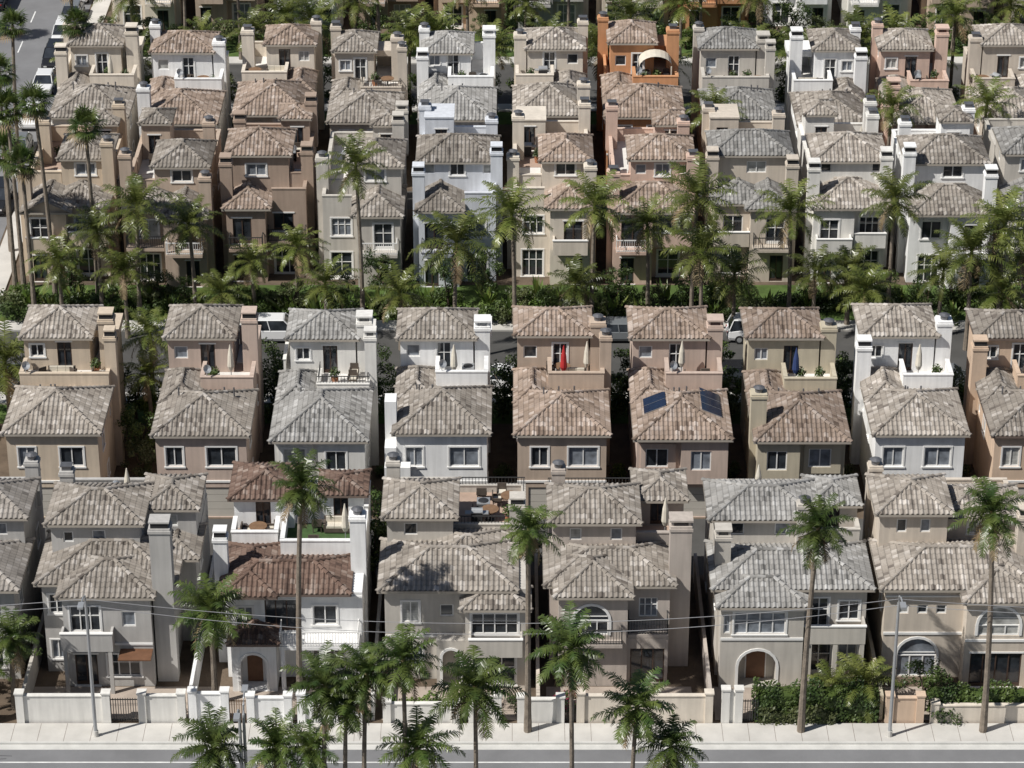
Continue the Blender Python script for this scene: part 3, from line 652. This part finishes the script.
def H6(X,st='beige',mx=1,seed=106,tile='a'):
    H=House('stucco_house',X,Y1,st,tile,mx,seed); z=6.1; a=4.3
    H.block(-a,a,1.0,DD,0,z,fr=[(.8,4.35,.6,.6,'s'),(1.9,4.35,.6,.6,'s'),(3.0,4.35,.6,.6,'s'),(.9,.05,2.3,2.6,'aw','glass2')],rt=side_ops(),lf=side_ops(),bk=[(1,0.05,5,2.2,'g')])
    H.block(.3,a-.003,-.2,.997,0,5.9,fr=[(.7,3.6,2.4,1.9,'aw','blind'),(.4,.1,3.0,2.3,'d')]); H.hip(.3,a,-.2,4,5.9,.42,.36,axis='y')
    H.band(-a,.3,1.0,2.95,.16); H.band(.3,a,-.2,3.2,.16); H.band(-a,.3,1.0,5.5,.1)
    H.hip(-a,a,1.0,6.0,z,.42,.42,axis='x')
    H.block(-a,-.3,5.2,9.4,z,8.7,fr=[(1.0,7.4,.6,.9,'s'),(2.4,7.4,.6,.9,'s')],rt=[(1,7,.8,1,'s')]); H.hip(-a,-.3,5.2,9.4,8.7,.40,.36)
    H.block(-.296,a,6.8,10.4,z,7.5,fr=[(1.5,6.4,1.2,.8,'w')]); H.hip(-.3,a,6.8,10.4,7.5,.36,.36,axis='x')
    H.parapet(-a,-.35,9.45,DD,z,1.0,'deck',sides='lb'); H.parapet(-.3,a,10.45,DD,z,1.0,'deck',sides='rb')
    H.chim(-a+.2,10.0,.8,.8,0,9.4,1); H.chim(a-.2,4.4,.9,.9,0,9.2,2)
    H.done(); dress(X,Y1,-3.9,-.6,9.8,12.1,z+.1,H.r,mx,3)
H6(26.0)
H3(-33.0,'grey',-1,107,'b'); H4(35.7,'greybeige',1,108,'c')
# ------------------------------------------------------------------ ground, roads
def sheet(name,x0,x1,y0,y1,z,mat):
    b=MB(); b.face([(x0,y0,z),(x1,y0,z),(x1,y1,z),(x0,y1,z)],mat); return b.obj(name)
sheet('ground',-900,900,-300,2500,0,M['soil'])
sheet('road',-300,300,100,137.4,.004,M['asphalt'])
b=MB(); b.box(-300,300,137.55,139.4,0,.13,M['conc'],'b'); b.box(-300,300,137.4,137.547,0,.14,M['kerb'],'b'); b.box(-300,300,136.9,137.397,.004,.012,M['kerb'],'b'); b.obj('pavement')
b=MB()
for i in range(400): x=-300+1.5*i; b.box(x,x+.02,137.56,139.39,.13,.134,M['fdark'],'b')
b.obj('pavement_joints')
b=MB(); b.box(-300,300,125.8,129.4,0,.15,M['kerb'],'b'); b.box(-300,300,126,129.2,.15,.17,M['soil'],'b'); b.obj('median')
b=MB()
b.box(-300,300,135.60,135.70,.004,.009,M['paint'],'b')
for i in range(60): x=-300+10*i; b.box(x,x+3,132.4,132.52,.004,.009,M['paint'],'b')
b.box(-300,300,129.9,130.02,.004,.009,M['paint'],'b')
b.obj('road_markings')
r=random.Random(12); b=MB()
for i in range(16):
    x=r.uniform(-45,45); y=r.uniform(132,136.4); L=r.uniform(1.5,9); P=[(x,y)]
    for k in range(6): P.append((x+L*(k+1)/6,y+r.uniform(-.12,.12)))
    for p,q in zip(P,P[1:]): b.face([(p[0],p[1]-.03,.0065),(q[0],q[1]-.03,.0065),(q[0],q[1]+.04,.0065),(p[0],p[1]+.04,.0065)],M['tar'])
b.obj('road_cracks')
sheet('alley',-38,80,156.2,163.3,.004,M['asphalt2']); sheet('alley',-38,80,213.4,217.0,.004,M['asphalt2'])
for ys in(181,236):
    sheet('road',-39.9,90,ys+.001,ys+9.999,.004,M['asphalt2'])
    b=MB(); 
    for y0,y1 in((ys-1.6,ys),(ys+10,ys+11.6)): b.box(-38,90,y0,y1,0,.13,M['conc'],'b')
    b.obj('pavement'); sheet('lawn',-38,90,ys-4.5,ys-1.65,.01,M['lawn']); sheet('lawn',-38,90,ys+11.65,ys+18,.01,M['lawn'])
sheet('road',-50,-40,139.5,400,.008,M['asphalt'])
b=MB(); b.box(-39.8,-38.2,139.5,180.9,0,.13,M['conc'],'b'); b.box(-39.8,-38.2,192.7,234.3,0,.13,M['conc'],'b'); b.box(-39.8,-38.2,248,400,0,.13,M['conc'],'b'); b.box(-52,-50.2,139.5,400,0,.13,M['conc'],'b'); b.obj('pavement')
b=MB()
for i in range(30): b.box(-45.06,-44.94,145+8*i,148+8*i,.008,.012,M['paint'],'b')
b.obj('road_markings')
for x0,x1 in((-28,-18.7),(-18.4,-8.2),(-7.5,1),(2,10.5),(11.7,20.7),(21.5,30.5)):
    sheet('patio',x0,x1,139.9,143.4,.02,M['paver'])
def gwall(x0,x1,h,st,y=139.55,posts=True):
    b=MB(); m=ST[st]; b.box(x0+.2,x1-.2,y,y+.2,0,h,m,'b'); b.box(x0+.2,x1-.2,y-.05,y+.25,h,h+.07,m)
    for x in(x0,x1-.45):
        b.box(x,x+.45,y-.12,y+.33,0,h+.2,m,'b'); b.box(x-.05,x+.5,y-.17,y+.38,h+.2,h+.3,m)
    b.obj('garden_wall')
for x0,x1,h,st in((-38,-29.6,1.6,'offwhite'),(-28.4,-23.0,1.85,'offwhite'),(-21.4,-18.7,1.85,'offwhite'),(-18.5,-16.2,2.0,'white'),(-15.2,-12.6,1.7,'white'),(-12.3,-8.6,1.8,'white'),
   (-7.4,-3.0,1.3,'offwhite'),(-2.5,-.6,1.7,'offwhite'),(.3,3.0,1.6,'offwhite'),(3.7,11.5,1.85,'cream'),(12.0,13.2,2.1,'offwhite'),(21.4,23.6,1.7,'peach'),(24,34,1.2,'cream'),(35,42,1.6,'cream')):
    gwall(x0,x1,h,st)
def gate(x0,x1,h,mat):
    b=MB(); n=int((x1-x0)/.14)
    for i in range(n+1): x=x0+(x1-x0-.04)*i/n; b.box(x,x+.04,139.6,139.64,.15,h,mat)
    for z in(.2,h-.15): b.box(x0,x1,139.642,139.67,z,z+.06,mat)
    b.obj('garden_gate')
gate(-23,-21.4,1.7,M['rail']);gate(-16.2,-15.2,1.6,M['wood']);gate(-3,-2.5,1.5,M['rail']);gate(3.0,3.7,1.6,M['rail']);gate(13.2,14.1,1.6,M['rail'])
for x,st in((-28.2,'greybeige'),(-18.6,'white'),(-8.1,'offwhite'),(1.4,'beige'),(11.3,'taupe'),(21.1,'olive'),(31,'tan')):
    b=MB(); b.box(x,x+.2,139.9,156,0,1.7,ST[st],'b'); b.obj('garden_wall')
# ------------------------------------------------------------------ vegetation
def frond(mb,base,az,el,L,droop,nl,ll,lw,mat,r):
    n=9;p=Vector(base);ang=el;pts=[]
    ca,sa=math.cos(az),math.sin(az); S=Vector((-sa,ca,0))
    for k in range(n+1):
        d=Vector((ca*math.cos(ang),sa*math.cos(ang),math.sin(ang))); pts.append((p.copy(),d)); p=p+d*(L/n); ang-=droop/n*(.4+1.3*k/n); ang=max(ang,-1.5)
    for k in range(n):
        a,b=pts[k][0],pts[k+1][0]; wa=.045*(1-k/n)+.012
        mb.face([a-S*wa,a+S*wa,b+S*wa*.8,b-S*wa*.8],mat)
    for i in range(nl):
        t=.14+.86*(i+.5)/nl; f=t*n; k=min(int(f),n-1); q=f-k
        p=pts[k][0].lerp(pts[k+1][0],q); d=pts[k][1]; up=S.cross(d); 
        if up.z<0: up=-up
        l=ll*(math.sin(math.pi*(.10+.82*t))**.7)
        for sg in(-1,1):
            dr=(S*sg+d*r.uniform(.4,.75)+up*r.uniform(-.15,.45)+Vector((0,0,-r.uniform(.1,.5)))).normalized()
            m=p+dr*l*.55; dr2=(dr+Vector((0,0,-r.uniform(.3,.8)))).normalized(); e=m+dr2*l*.45
            w=d*(lw*.5)
            mb.face([p-w,p+w,m+w*.9,m-w*.9],mat); mb.face([m-w*.9,m+w*.9,e+w*.15,e-w*.15],mat)
def fan(mb,base,az,el,L,mat,r):
    ca,sa=math.cos(az),math.sin(az); S=Vector((-sa,ca,0)); d=Vector((ca*math.cos(el),sa*math.cos(el),math.sin(el)))
    h=Vector(base)+d*L*.5+Vector((0,0,-.05)); mb.face([Vector(base)-S*.03,Vector(base)+S*.03,h+S*.02,h-S*.02],mat)
    n=15; up=S.cross(d); 
    if up.z<0: up=-up
    for i in range(n):
        a=-1.9+3.8*i/(n-1); dr=(d*math.cos(a)+S*math.sin(a)+up*.12*math.cos(2*a)).normalized()
        l=L*.62*(1-.25*abs(a)/1.9); m=h+dr*l*.6; e=m+(dr+Vector((0,0,-.7*r.uniform(.5,1.3)))).normalized()*l*.4
        w=dr.cross(up).normalized()*(.055)
        mb.face([h,h+w*.1,m+w,m-w],mat); mb.face([m-w,m+w,e+w*.1,e-w*.1],mat)
def crown(kind,seed):
    r=random.Random(seed);mb=MB()
    if kind=='queen':
        n=28+seed
        for i in range(n):
            t=i/(n-1); el=1.4-1.95*t+r.uniform(-.15,.15); az=i*2.39996+r.uniform(-.3,.3)
            mat=M['palm'] if t<.93 else M['palmd']
            frond(mb,(0,0,.1*(1-t)),az,el,(2.8+.5*math.sin(math.pi*t))*r.uniform(.85,1.12),1.2+r.uniform(-.25,.4),26,.66,.075,mat,r)
        mb.tube([(0,0,-.5),(0,0,.25)],[.16,.08],8,M['palm'])
    elif kind=='king':
        n=36
        for i in range(n):
            t=i/(n-1); el=1.4-2.2*t+r.uniform(-.18,.18); az=i*2.39996+r.uniform(-.3,.3)
            mat=M['palmb'] if t<.9 else M['palmd']
            frond(mb,(0,0,.1*(1-t)),az,el,1.85*r.uniform(.75,1.18),1.15+r.uniform(-.3,.5),24,.46,.055,mat,r)
        mb.tube([(0,0,-.4),(0,0,.2)],[.14,.08],8,M['palmd'])
    else:
        n=34
        for i in range(n):
            t=i/(n-1); el=1.4-2.3*t+r.uniform(-.15,.15); az=i*2.39996+r.uniform(-.3,.3)
            fan(mb,(0,0,0),az,el,1.55*r.uniform(.85,1.15),M['palmb'] if t<.85 else M['palmd'],r)
    return mb.mesh('crown_'+kind)
CR={k:[crown(k,s) for s in range(4)] for k in('queen','king','fan')}
PR=random.Random(99)
def palm(x,y,h,kind='queen',sc=1.0,tr=.15,lean=None):
    e=empty('palm_tree',(x,y,0)); lx=PR.uniform(-.03,.03)*h if lean is None else lean; ly=PR.uniform(-.02,.02)*h
    b=MB(); n=max(6,int(h/.7)); path=[];rr=[]
    for i in range(n+1):
        t=i/n; path.append((lx*t*t,ly*t*t,h*t)); rr.append(tr*(1.45-.35*min(1,t*4)-.35*t)*(1+.06*(i%2)))
    b.tube(path,rr,8,M['bark']); b.obj('trunk',e)
    o=put('crown',PR.choice(CR[kind]),e,(lx,ly,h),PR.random()*6.28,sc*PR.uniform(.9,1.1)); o.rotation_euler=(PR.uniform(-.1,.1),PR.uniform(-.1,.1),PR.random()*6.28)
def tree_mesh(seed,H,Wd,mat,n=26):
    r=random.Random(seed);b=MB()
    b.tube([(0,0,0),(.05,0,H*.25),(0,.08,H*.5)],[.16,.12,.08],7,M['bark2'])
    for i in range(n):
        a=r.random()*6.28;q=r.random()**.6;zz=H*(.32+.6*r.random()); f=math.sin(math.pi*min(1,max(.1,(zz/H-.15)/.95)))
        c=(Wd*q*f*math.cos(a),Wd*q*f*math.sin(a),zz)
        if i%4==0: b.tube([(0,0,H*.35),tuple(Vector(c)*.6+Vector((0,0,H*.14))),c],[.06,.04,.015],5,M['bark2'],False)
        s=r.uniform(.45,.8)*Wd*.42
        leafquads(b,c,s,s,s*.8,85,.11*(.7+.2*Wd),mat,r,.3)
    return b.mesh('tree_foliage')
TM=[tree_mesh(1,4.6,1.9,M['leaf']),tree_mesh(2,3.8,1.7,M['leaf2']),tree_mesh(3,5.4,2.0,M['leaf']),tree_mesh(4,3.2,1.5,M['leaf3'],20)]
def shrub_mesh(seed,mat,fl=False):
    r=random.Random(seed);b=MB()
    for i in range(8):
        c=(r.uniform(-.6,.6),r.uniform(-.5,.5),r.uniform(.3,.85)); leafquads(b,c,.45,.45,.38,85,.10,mat,r,.3)
        if fl: leafquads(b,(c[0],c[1],c[2]+.1),.5,.5,.4,30,.08,M['flower'],r,.8)
    b.tube([(0,0,0),(0,0,.4)],[.05,.04],5,M['bark2'],False)
    return b.mesh('shrub')
SM=[shrub_mesh(1,M['leaf']),shrub_mesh(2,M['leaf2']),shrub_mesh(3,M['leaf3']),shrub_mesh(4,M['leaf']),shrub_mesh(5,M['leaf'],True)]
def bird(seed):
    r=random.Random(seed);b=MB()
    for i in range(22):
        az=i*2.4;el=r.uniform(.7,1.4);L=r.uniform(.9,1.5);d=Vector((math.cos(az)*math.cos(el),math.sin(az)*math.cos(el),math.sin(el)));S=Vector((-math.sin(az),math.cos(az),0))
        p=d*L*.5;q=d*L+Vector((0,0,-.1)); b.face([Vector((0,0,0)),p+S*.12,q,p-S*.12],M['leaf3'] if i%3 else M['palm'])
    return b.mesh('broadleaf_plant')
BM=[bird(1),bird(2)]
def tree(x,y,k=None,sc=1.0): put('broadleaf_tree',TM[k] if k is not None else PR.choice(TM),None,(x,y,0),PR.random()*6.28,sc)
def shrub(x,y,k=None,sc=1.0): put('shrub',SM[k] if k is not None else PR.choice(SM[:4]),None,(x,y,0),PR.random()*6.28,sc)
for x,y,h,ln in((.9,138.6,13.3,.0),(16.5,138.6,13.3,.35),(26.9,138.6,14.2,-.5),(-12.2,140.6,14.8,.5)): palm(x,y,h,'king',1.15,.16,ln)
for x,h,s in((3.2,12.6,1.2),(-1.9,10.2,1.3),(6.3,8.8,1.35),(-5.6,11.9,1.2),(-7.9,10.9,1.15),(-10,10.3,1.25),(-15.6,6.5,1.25),(-12.6,6.4,1.2),(-10.6,6.3,1.0),(-5.1,6.3,1.2),(8.3,6.5,1.15),(-8.9,9.2,1.0),(-35,9,1),(34,10,1.1),(40,9,1)):
    palm(x,127.6,h,'king',s,.13)
palm(-17.2,141.6,6.2,'king',1.4,.17); palm(-28.8,141.2,4.6,'king',1.1,.15); palm(-30.2,140.8,3.0,'king',.9,.12)
for x,y,h,s in((-27.3,192,9.4,.95),(-23.3,193,7.5,.9),(-30.2,193,7.0,.7),(-28,190,5.2,.75),(-15.9,194,5.3,.7),(-19,193.5,4.4,.7),(-11,193,12.1,1.0),(-4.1,186,9.3,1.2),(.2,192,8.7,1.05),(5.8,191,9.9,1.1),
   (4.5,190,4.2,.9),(10,193,7.6,.8),(13,190,11.0,1.05),(13.6,188,7.6,1.0),(16.1,190,5.0,.85),(20.4,193,8.5,.95),(21.9,190,5.2,.85),(27.7,193,9.4,.95),(31,190,5.2,.9),(32.8,188,7.6,1.0),(35.3,190,8.8,1.0),
   (35,187,5.0,.9),(40,190,9,1),(-24.7,177.5,6.2,.85),(-24.4,174,5.0,.7),(-34.5,176.5,4.6,1.0),(-37,174.5,3.4,.8),(30,215.2,8.0,.9),(37.5,215.2,8.2,1.0),(15.9,215.2,7.6,.85),(24.6,192,4.4,.75),
   (-21,190,3.6,.75),(-8,188,4.4,.85),(25.5,189,4.2,.8),(-33,192,5,.8),(37.5,193,6,.9),(-13.5,190,4.2,.8)):
    palm(x,y,h,'queen',s)
for x,y,h in((-34,195.5,16.2),(-30.8,195.5,14.4),(-36.3,195.5,15.6),(-35.2,193,12.6),(-37.2,233,12),(-36.5,229,10),(-38.8,205,15),(-39,212,16),(-37.4,198,11.5)): palm(x,y,h,'fan',1.0,.16)
r=random.Random(5)
x=-36
while x<46:
    tree(x,r.uniform(193.2,196.3),None,r.uniform(.4,.82)); x+=r.uniform(1.9,3.4)
x=-37
while x<46:
    shrub(x,r.uniform(192.2,195.5),None,r.uniform(.8,1.5)); x+=r.uniform(.6,1.1)
x=-36
while x<46:
    put('broadleaf_plant',r.choice(BM),None,(x,r.uniform(192.8,196),0),r.random()*6,r.uniform(1.1,1.9)); x+=r.uniform(1.4,2.6)
x=-36
while x<46:
    tree(x,r.uniform(177.2,179),None,r.uniform(.7,1.0)); x+=r.uniform(2.0,3.4)
for x in(-16.1,-8.4,-.65,7.05,14.7,22.3,29.9,37.5): # planting at the ends of the side passages
    shrub(x,177.3,None,1.7); tree(x+.1,178.4,r.choice([0,1,3]),.9); shrub(x,169,None,.8)
x=-37
while x<50:
    palm(x,r.choice([233.8,234.5,247,248.5]),r.uniform(4.5,9.0),'queen',r.uniform(.8,1.1)); x+=r.uniform(1.8,3.2)
x=-37
while x<50:
    tree(x,r.uniform(249.5,252.5),None,r.uniform(.6,.95)); shrub(x+1,r.uniform(248,252),None,1.6); x+=r.uniform(2.4,4.2)
x=-37
while x<50:
    tree(x,r.uniform(232,234.6),None,r.uniform(.7,1.15)); x+=r.uniform(3.0,5.5)
for i in range(26): tree(r.uniform(-72,-53),r.uniform(190,330),None,r.uniform(1,1.6))
for i in range(8): palm(-53.5,225+12*i,r.uniform(10,15),'fan')
for i in range(60): tree(r.uniform(-36,60),r.uniform(272,300),None,r.uniform(1.1,1.7))
for x,y,k,s in((-8.3,157.3,0,1.15),(-8.6,155,2,1.0),(-24.9,171,0,.9),(-24.4,168,1,.8),(-24.6,176,3,1.0),(1.6,156.8,1,.6),(-1.6,140.9,0,.5),(-28.9,145,0,.7),(-30.5,143,3,.6)): tree(x,y,k,s)
for x,k,s in((-6.4,2,.8),(-5.2,3,.7),(-4.6,0,.6),(.6,0,.9),(2.2,4,.9),(3.4,4,.7),(5,2,.5),(8,0,.5),(-14.4,0,.6),(-19.7,1,.7),(-26,0,.6),(-24.6,3,.6),(-9.6,2,.6),(10.5,4,.6),(19.8,0,1.0)): shrub(x,140.7,k,s)
def hedge(x0,x1,y0,y1,h,seed,mat):
    r=random.Random(seed);b=MB(); n=int((x1-x0)*(y1-y0+h)*170)
    b.box(x0+.15,x1-.15,y0+.15,y1-.15,0,h-.2,M['leaf'])
    for _ in range(n):
        f=r.random(); 
        if f<.42: p=Vector((r.uniform(x0,x1),r.uniform(y0,y1),h+r.gauss(0,.08)));nn=Vector((0,0,1))
        elif f<.9: p=Vector((r.uniform(x0,x1),y0+r.gauss(0,.08),r.uniform(0,h)));nn=Vector((0,-1,.3))
        else:
            s=r.choice([x0,x1]);p=Vector((s+r.gauss(0,.05),r.uniform(y0,y1),r.uniform(0,h)));nn=Vector((1 if s==x1 else -1,0,.3))
        p+=Vector((0,-.1*math.sin(p.x*3.1),.2*math.sin(p.x*2.3)+.12*math.sin(p.x*5.1))) if p.z>.5 else Vector((0,0,0))
        nn=(nn+Vector((r.gauss(0,.55),r.gauss(0,.55),r.gauss(0,.55)))).normalized();u=nn.orthogonal().normalized();v=nn.cross(u);s=.09*r.uniform(.6,1.4)
        b.face([p-u*s,p-v*s*.6,p+u*s,p+v*s*.6],mat)
    b.obj('hedge')
hedge(13.9,21.0,139.65,141.0,1.9,1,M['leaf']); hedge(14.2,18.5,139.3,139.7,1.0,2,M['leaf2']); hedge(24.1,31.5,139.9,141.1,1.7,3,M['leaf'])
hedge(-7.3,-3.1,139.9,140.5,1.2,4,M['leaf3'])
put('broadleaf_tree',TM[0],None,(23.8,140.9,0),1,(.85,.85,.68)); put('shrub',SM[4],None,(3.2,140.6,.3),0,.9)
put('shrub',SM[3],None,(25.0,139.9,0),0,1.1)
for i in range(34): shrub(-20+PR.random()*50,PR.uniform(126.4,128.8),None,.5)
palm(20.2,141.2,1.6,'queen',.7,.2); palm(18.6,141.6,1.2,'queen',.6,.2)
# ------------------------------------------------------------------ street lamps, cables
def lamp(x,y,h,arm,rz=0):
    e=empty('street_lamp',(x,y,0),rz); b=MB()
    b.tube([(0,0,0),(0,0,.5)],[.17,.15],10,M['conc']); b.tube([(0,0,.5),(0,0,h-.6),(0,-.15,h-.1),(0,-arm*.5,h+.15),(0,-arm,h+.2)],[.11,.08,.065,.05,.04],8,M['steel'])
    b.obj('pole',e); b=MB(); b.box(-.16,.16,-arm-.55,-arm+.05,h+.14,h+.27,M['steel']); b.box(-.12,.12,-arm-.5,-arm-.05,h+.10,h+.137,M['lamp']); b.obj('lamp_head',e)
lamp(-23.7,138.1,9.6,1.4); lamp(21.5,138.1,9.6,1.4); lamp(-14.3,127.6,9.0,1.0); lamp(-14.1,127.8,9.0,1.0,math.pi)
def cable(p,q,sag):
    b=MB();P=[];n=28
    for i in range(n+1):
        t=i/n; P.append((p[0]+(q[0]-p[0])*t,p[1]+(q[1]-p[1])*t,p[2]+(q[2]-p[2])*t-sag*4*t*(1-t)))
    b.tube(P,[.018]*(n+1),5,M['cable']); b.obj('overhead_cable')
for z in(9.2,8.8): cable((-60,138.15,z),(-23.7,138.15,z),.9); cable((-23.7,138.15,z),(21.5,138.15,z),1.6 if z>9 else 1.9); cable((21.5,138.15,z),(60,138.15,z),.9)
# ------------------------------------------------------------------ cars
def car_mesh(paint,suv):
    b=MB(); L=4.6 if not suv else 4.8; h=.95 if not suv else 1.05; top=1.45 if not suv else 1.75
    secs=[(-L/2,.45,.70,.72),(-L/2+.12,.28,.82,.86),(-L/2+.9,.25,h-.04,.92),(-.9,.22,h,.93),(.9,.22,h,.93),(L/2-.9,.22,h,.92),(L/2-.15,.28,h-.12,.86),(L/2,.45,.75,.75)]
    def ring(s): x,a,c,w=s; return [(x,-w*.93,a),(x,w*.93,a),(x,w,a+.2),(x,w*.96,c-.05),(x,w*.85,c),(x,-w*.85,c),(x,-w*.96,c-.05),(x,-w,a+.2)]
    rs=[ring(s) for s in secs]
    for a,c in zip(rs,rs[1:]):
        for k in range(8): b.face([a[k],a[(k+1)%8],c[(k+1)%8],c[k]],paint)
    b.face(rs[0],paint); b.face(rs[-1],paint)
    x0,x1=(-1.3,1.75) if not suv else (-1.2,2.25); t0,t1=(-.55,1.15) if not suv else (-.5,1.95)
    lo=[(x0,-.84,h-.01),(x1,-.84,h-.01),(x1,.84,h-.01),(x0,.84,h-.01)]; hi=[(t0,-.66,top),(t1,-.66,top),(t1,.66,top),(t0,.66,top)]
    b.hexa(lo+hi,M['glass'],'bt'); b.hexa([(t0,-.68,top),(t1,-.68,top),(t1,.68,top),(t0,.68,top),(t0+.1,-.6,top+.05),(t1-.1,-.6,top+.05),(t1-.1,.6,top+.05),(t0+.1,.6,top+.05)],paint)
    for s in(-1,1):
        for (xa,xb) in((x0,t0),((x0+x1)/2,(t0+t1)/2),(x1,t1)):
            b.tube([(xa,s*.85,h),(xb,s*.68,top)],[.045,.045],5,paint)
        for wx in(-L/2+.85,L/2-.9):
            b.tube([(wx,s*.72,.33),(wx,s*.95,.33)],[.33,.33],14,M['tyre']); b.tube([(wx,s*.90,.33),(wx,s*.962,.33)],[.2,.19],10,M['steel'])
        b.box(-L/2-.01,-L/2+.08,s*.5-.14,s*.5+.14,.6,.72,M['lamp']); b.box(L/2-.08,L/2+.01,s*.55-.14,s*.55+.14,.7,.82,M['carr'])
    return b.mesh('car_body')
CM=[car_mesh(M[k],s) for k,s in(('carw',True),('carg',False),('carb',True),('carw',False),('carr',False))]
def car(x,y,k,rz=0): put('parked_car',CM[k],None,(x,y,.012),rz)
for x,k in((-36,1),(-.5,3),(14.6,2),(30,1)): car(x,182.2,k); 
for x,k in((-33,2),(-17,0),(-6,3),(8,1),(18,0),(29,2)): car(x,189.8,k,math.pi)
for y,k in((240,3),(246,2),(252,0),(258,1),(264,3),(270,0),(232,3),(225,1),(214,2)): car(-41.2,y,k,math.pi/2)
for y,k in((262,2),(255,0),(249,1),(243,3),(236,0),(268,3),(229,2)): car(-48.8,y,k,-math.pi/2)
# ------------------------------------------------------------------ light, sky, camera
az_dir=Vector((-.83,-.44,0)).normalized(); el=rad(50)
sund=Vector((az_dir.x*math.cos(el),az_dir.y*math.cos(el),math.sin(el)))
sl=bpy.data.lights.new('sun','SUN'); sl.energy=5.0; sl.angle=rad(.5); sl.color=(1,.97,.915)
so=bpy.data.objects.new('sun',sl); scene.collection.objects.link(so); so.location=(50,100,120)
so.rotation_euler=(-sund).to_track_quat('-Z','Y').to_euler()
wd=bpy.data.worlds.new('World'); scene.world=wd; wd.use_nodes=True; nt=wd.node_tree
sk=nt.nodes.new('ShaderNodeTexSky'); sk.sky_type='NISHITA'; sk.sun_disc=False; sk.sun_elevation=el
sk.sun_rotation=math.atan2(sund.x,sund.y); sk.air_density=1.0; sk.dust_density=1.0
nt.links.new(sk.outputs[0],nt.nodes['Background'].inputs[0]); nt.nodes['Background'].inputs[1].default_value=.055
cam=bpy.data.cameras.new('camera'); co=bpy.data.objects.new('camera',cam); scene.collection.objects.link(co)
co.location=(0,0,93); co.rotation_euler=(rad(63),0,0); cam.sensor_width=36; cam.lens=101.95; cam.clip_start=1; cam.clip_end=4000
scene.camera=co
scene.view_settings.view_transform='Standard'; scene.view_settings.look='None'; scene.view_settings.exposure=0
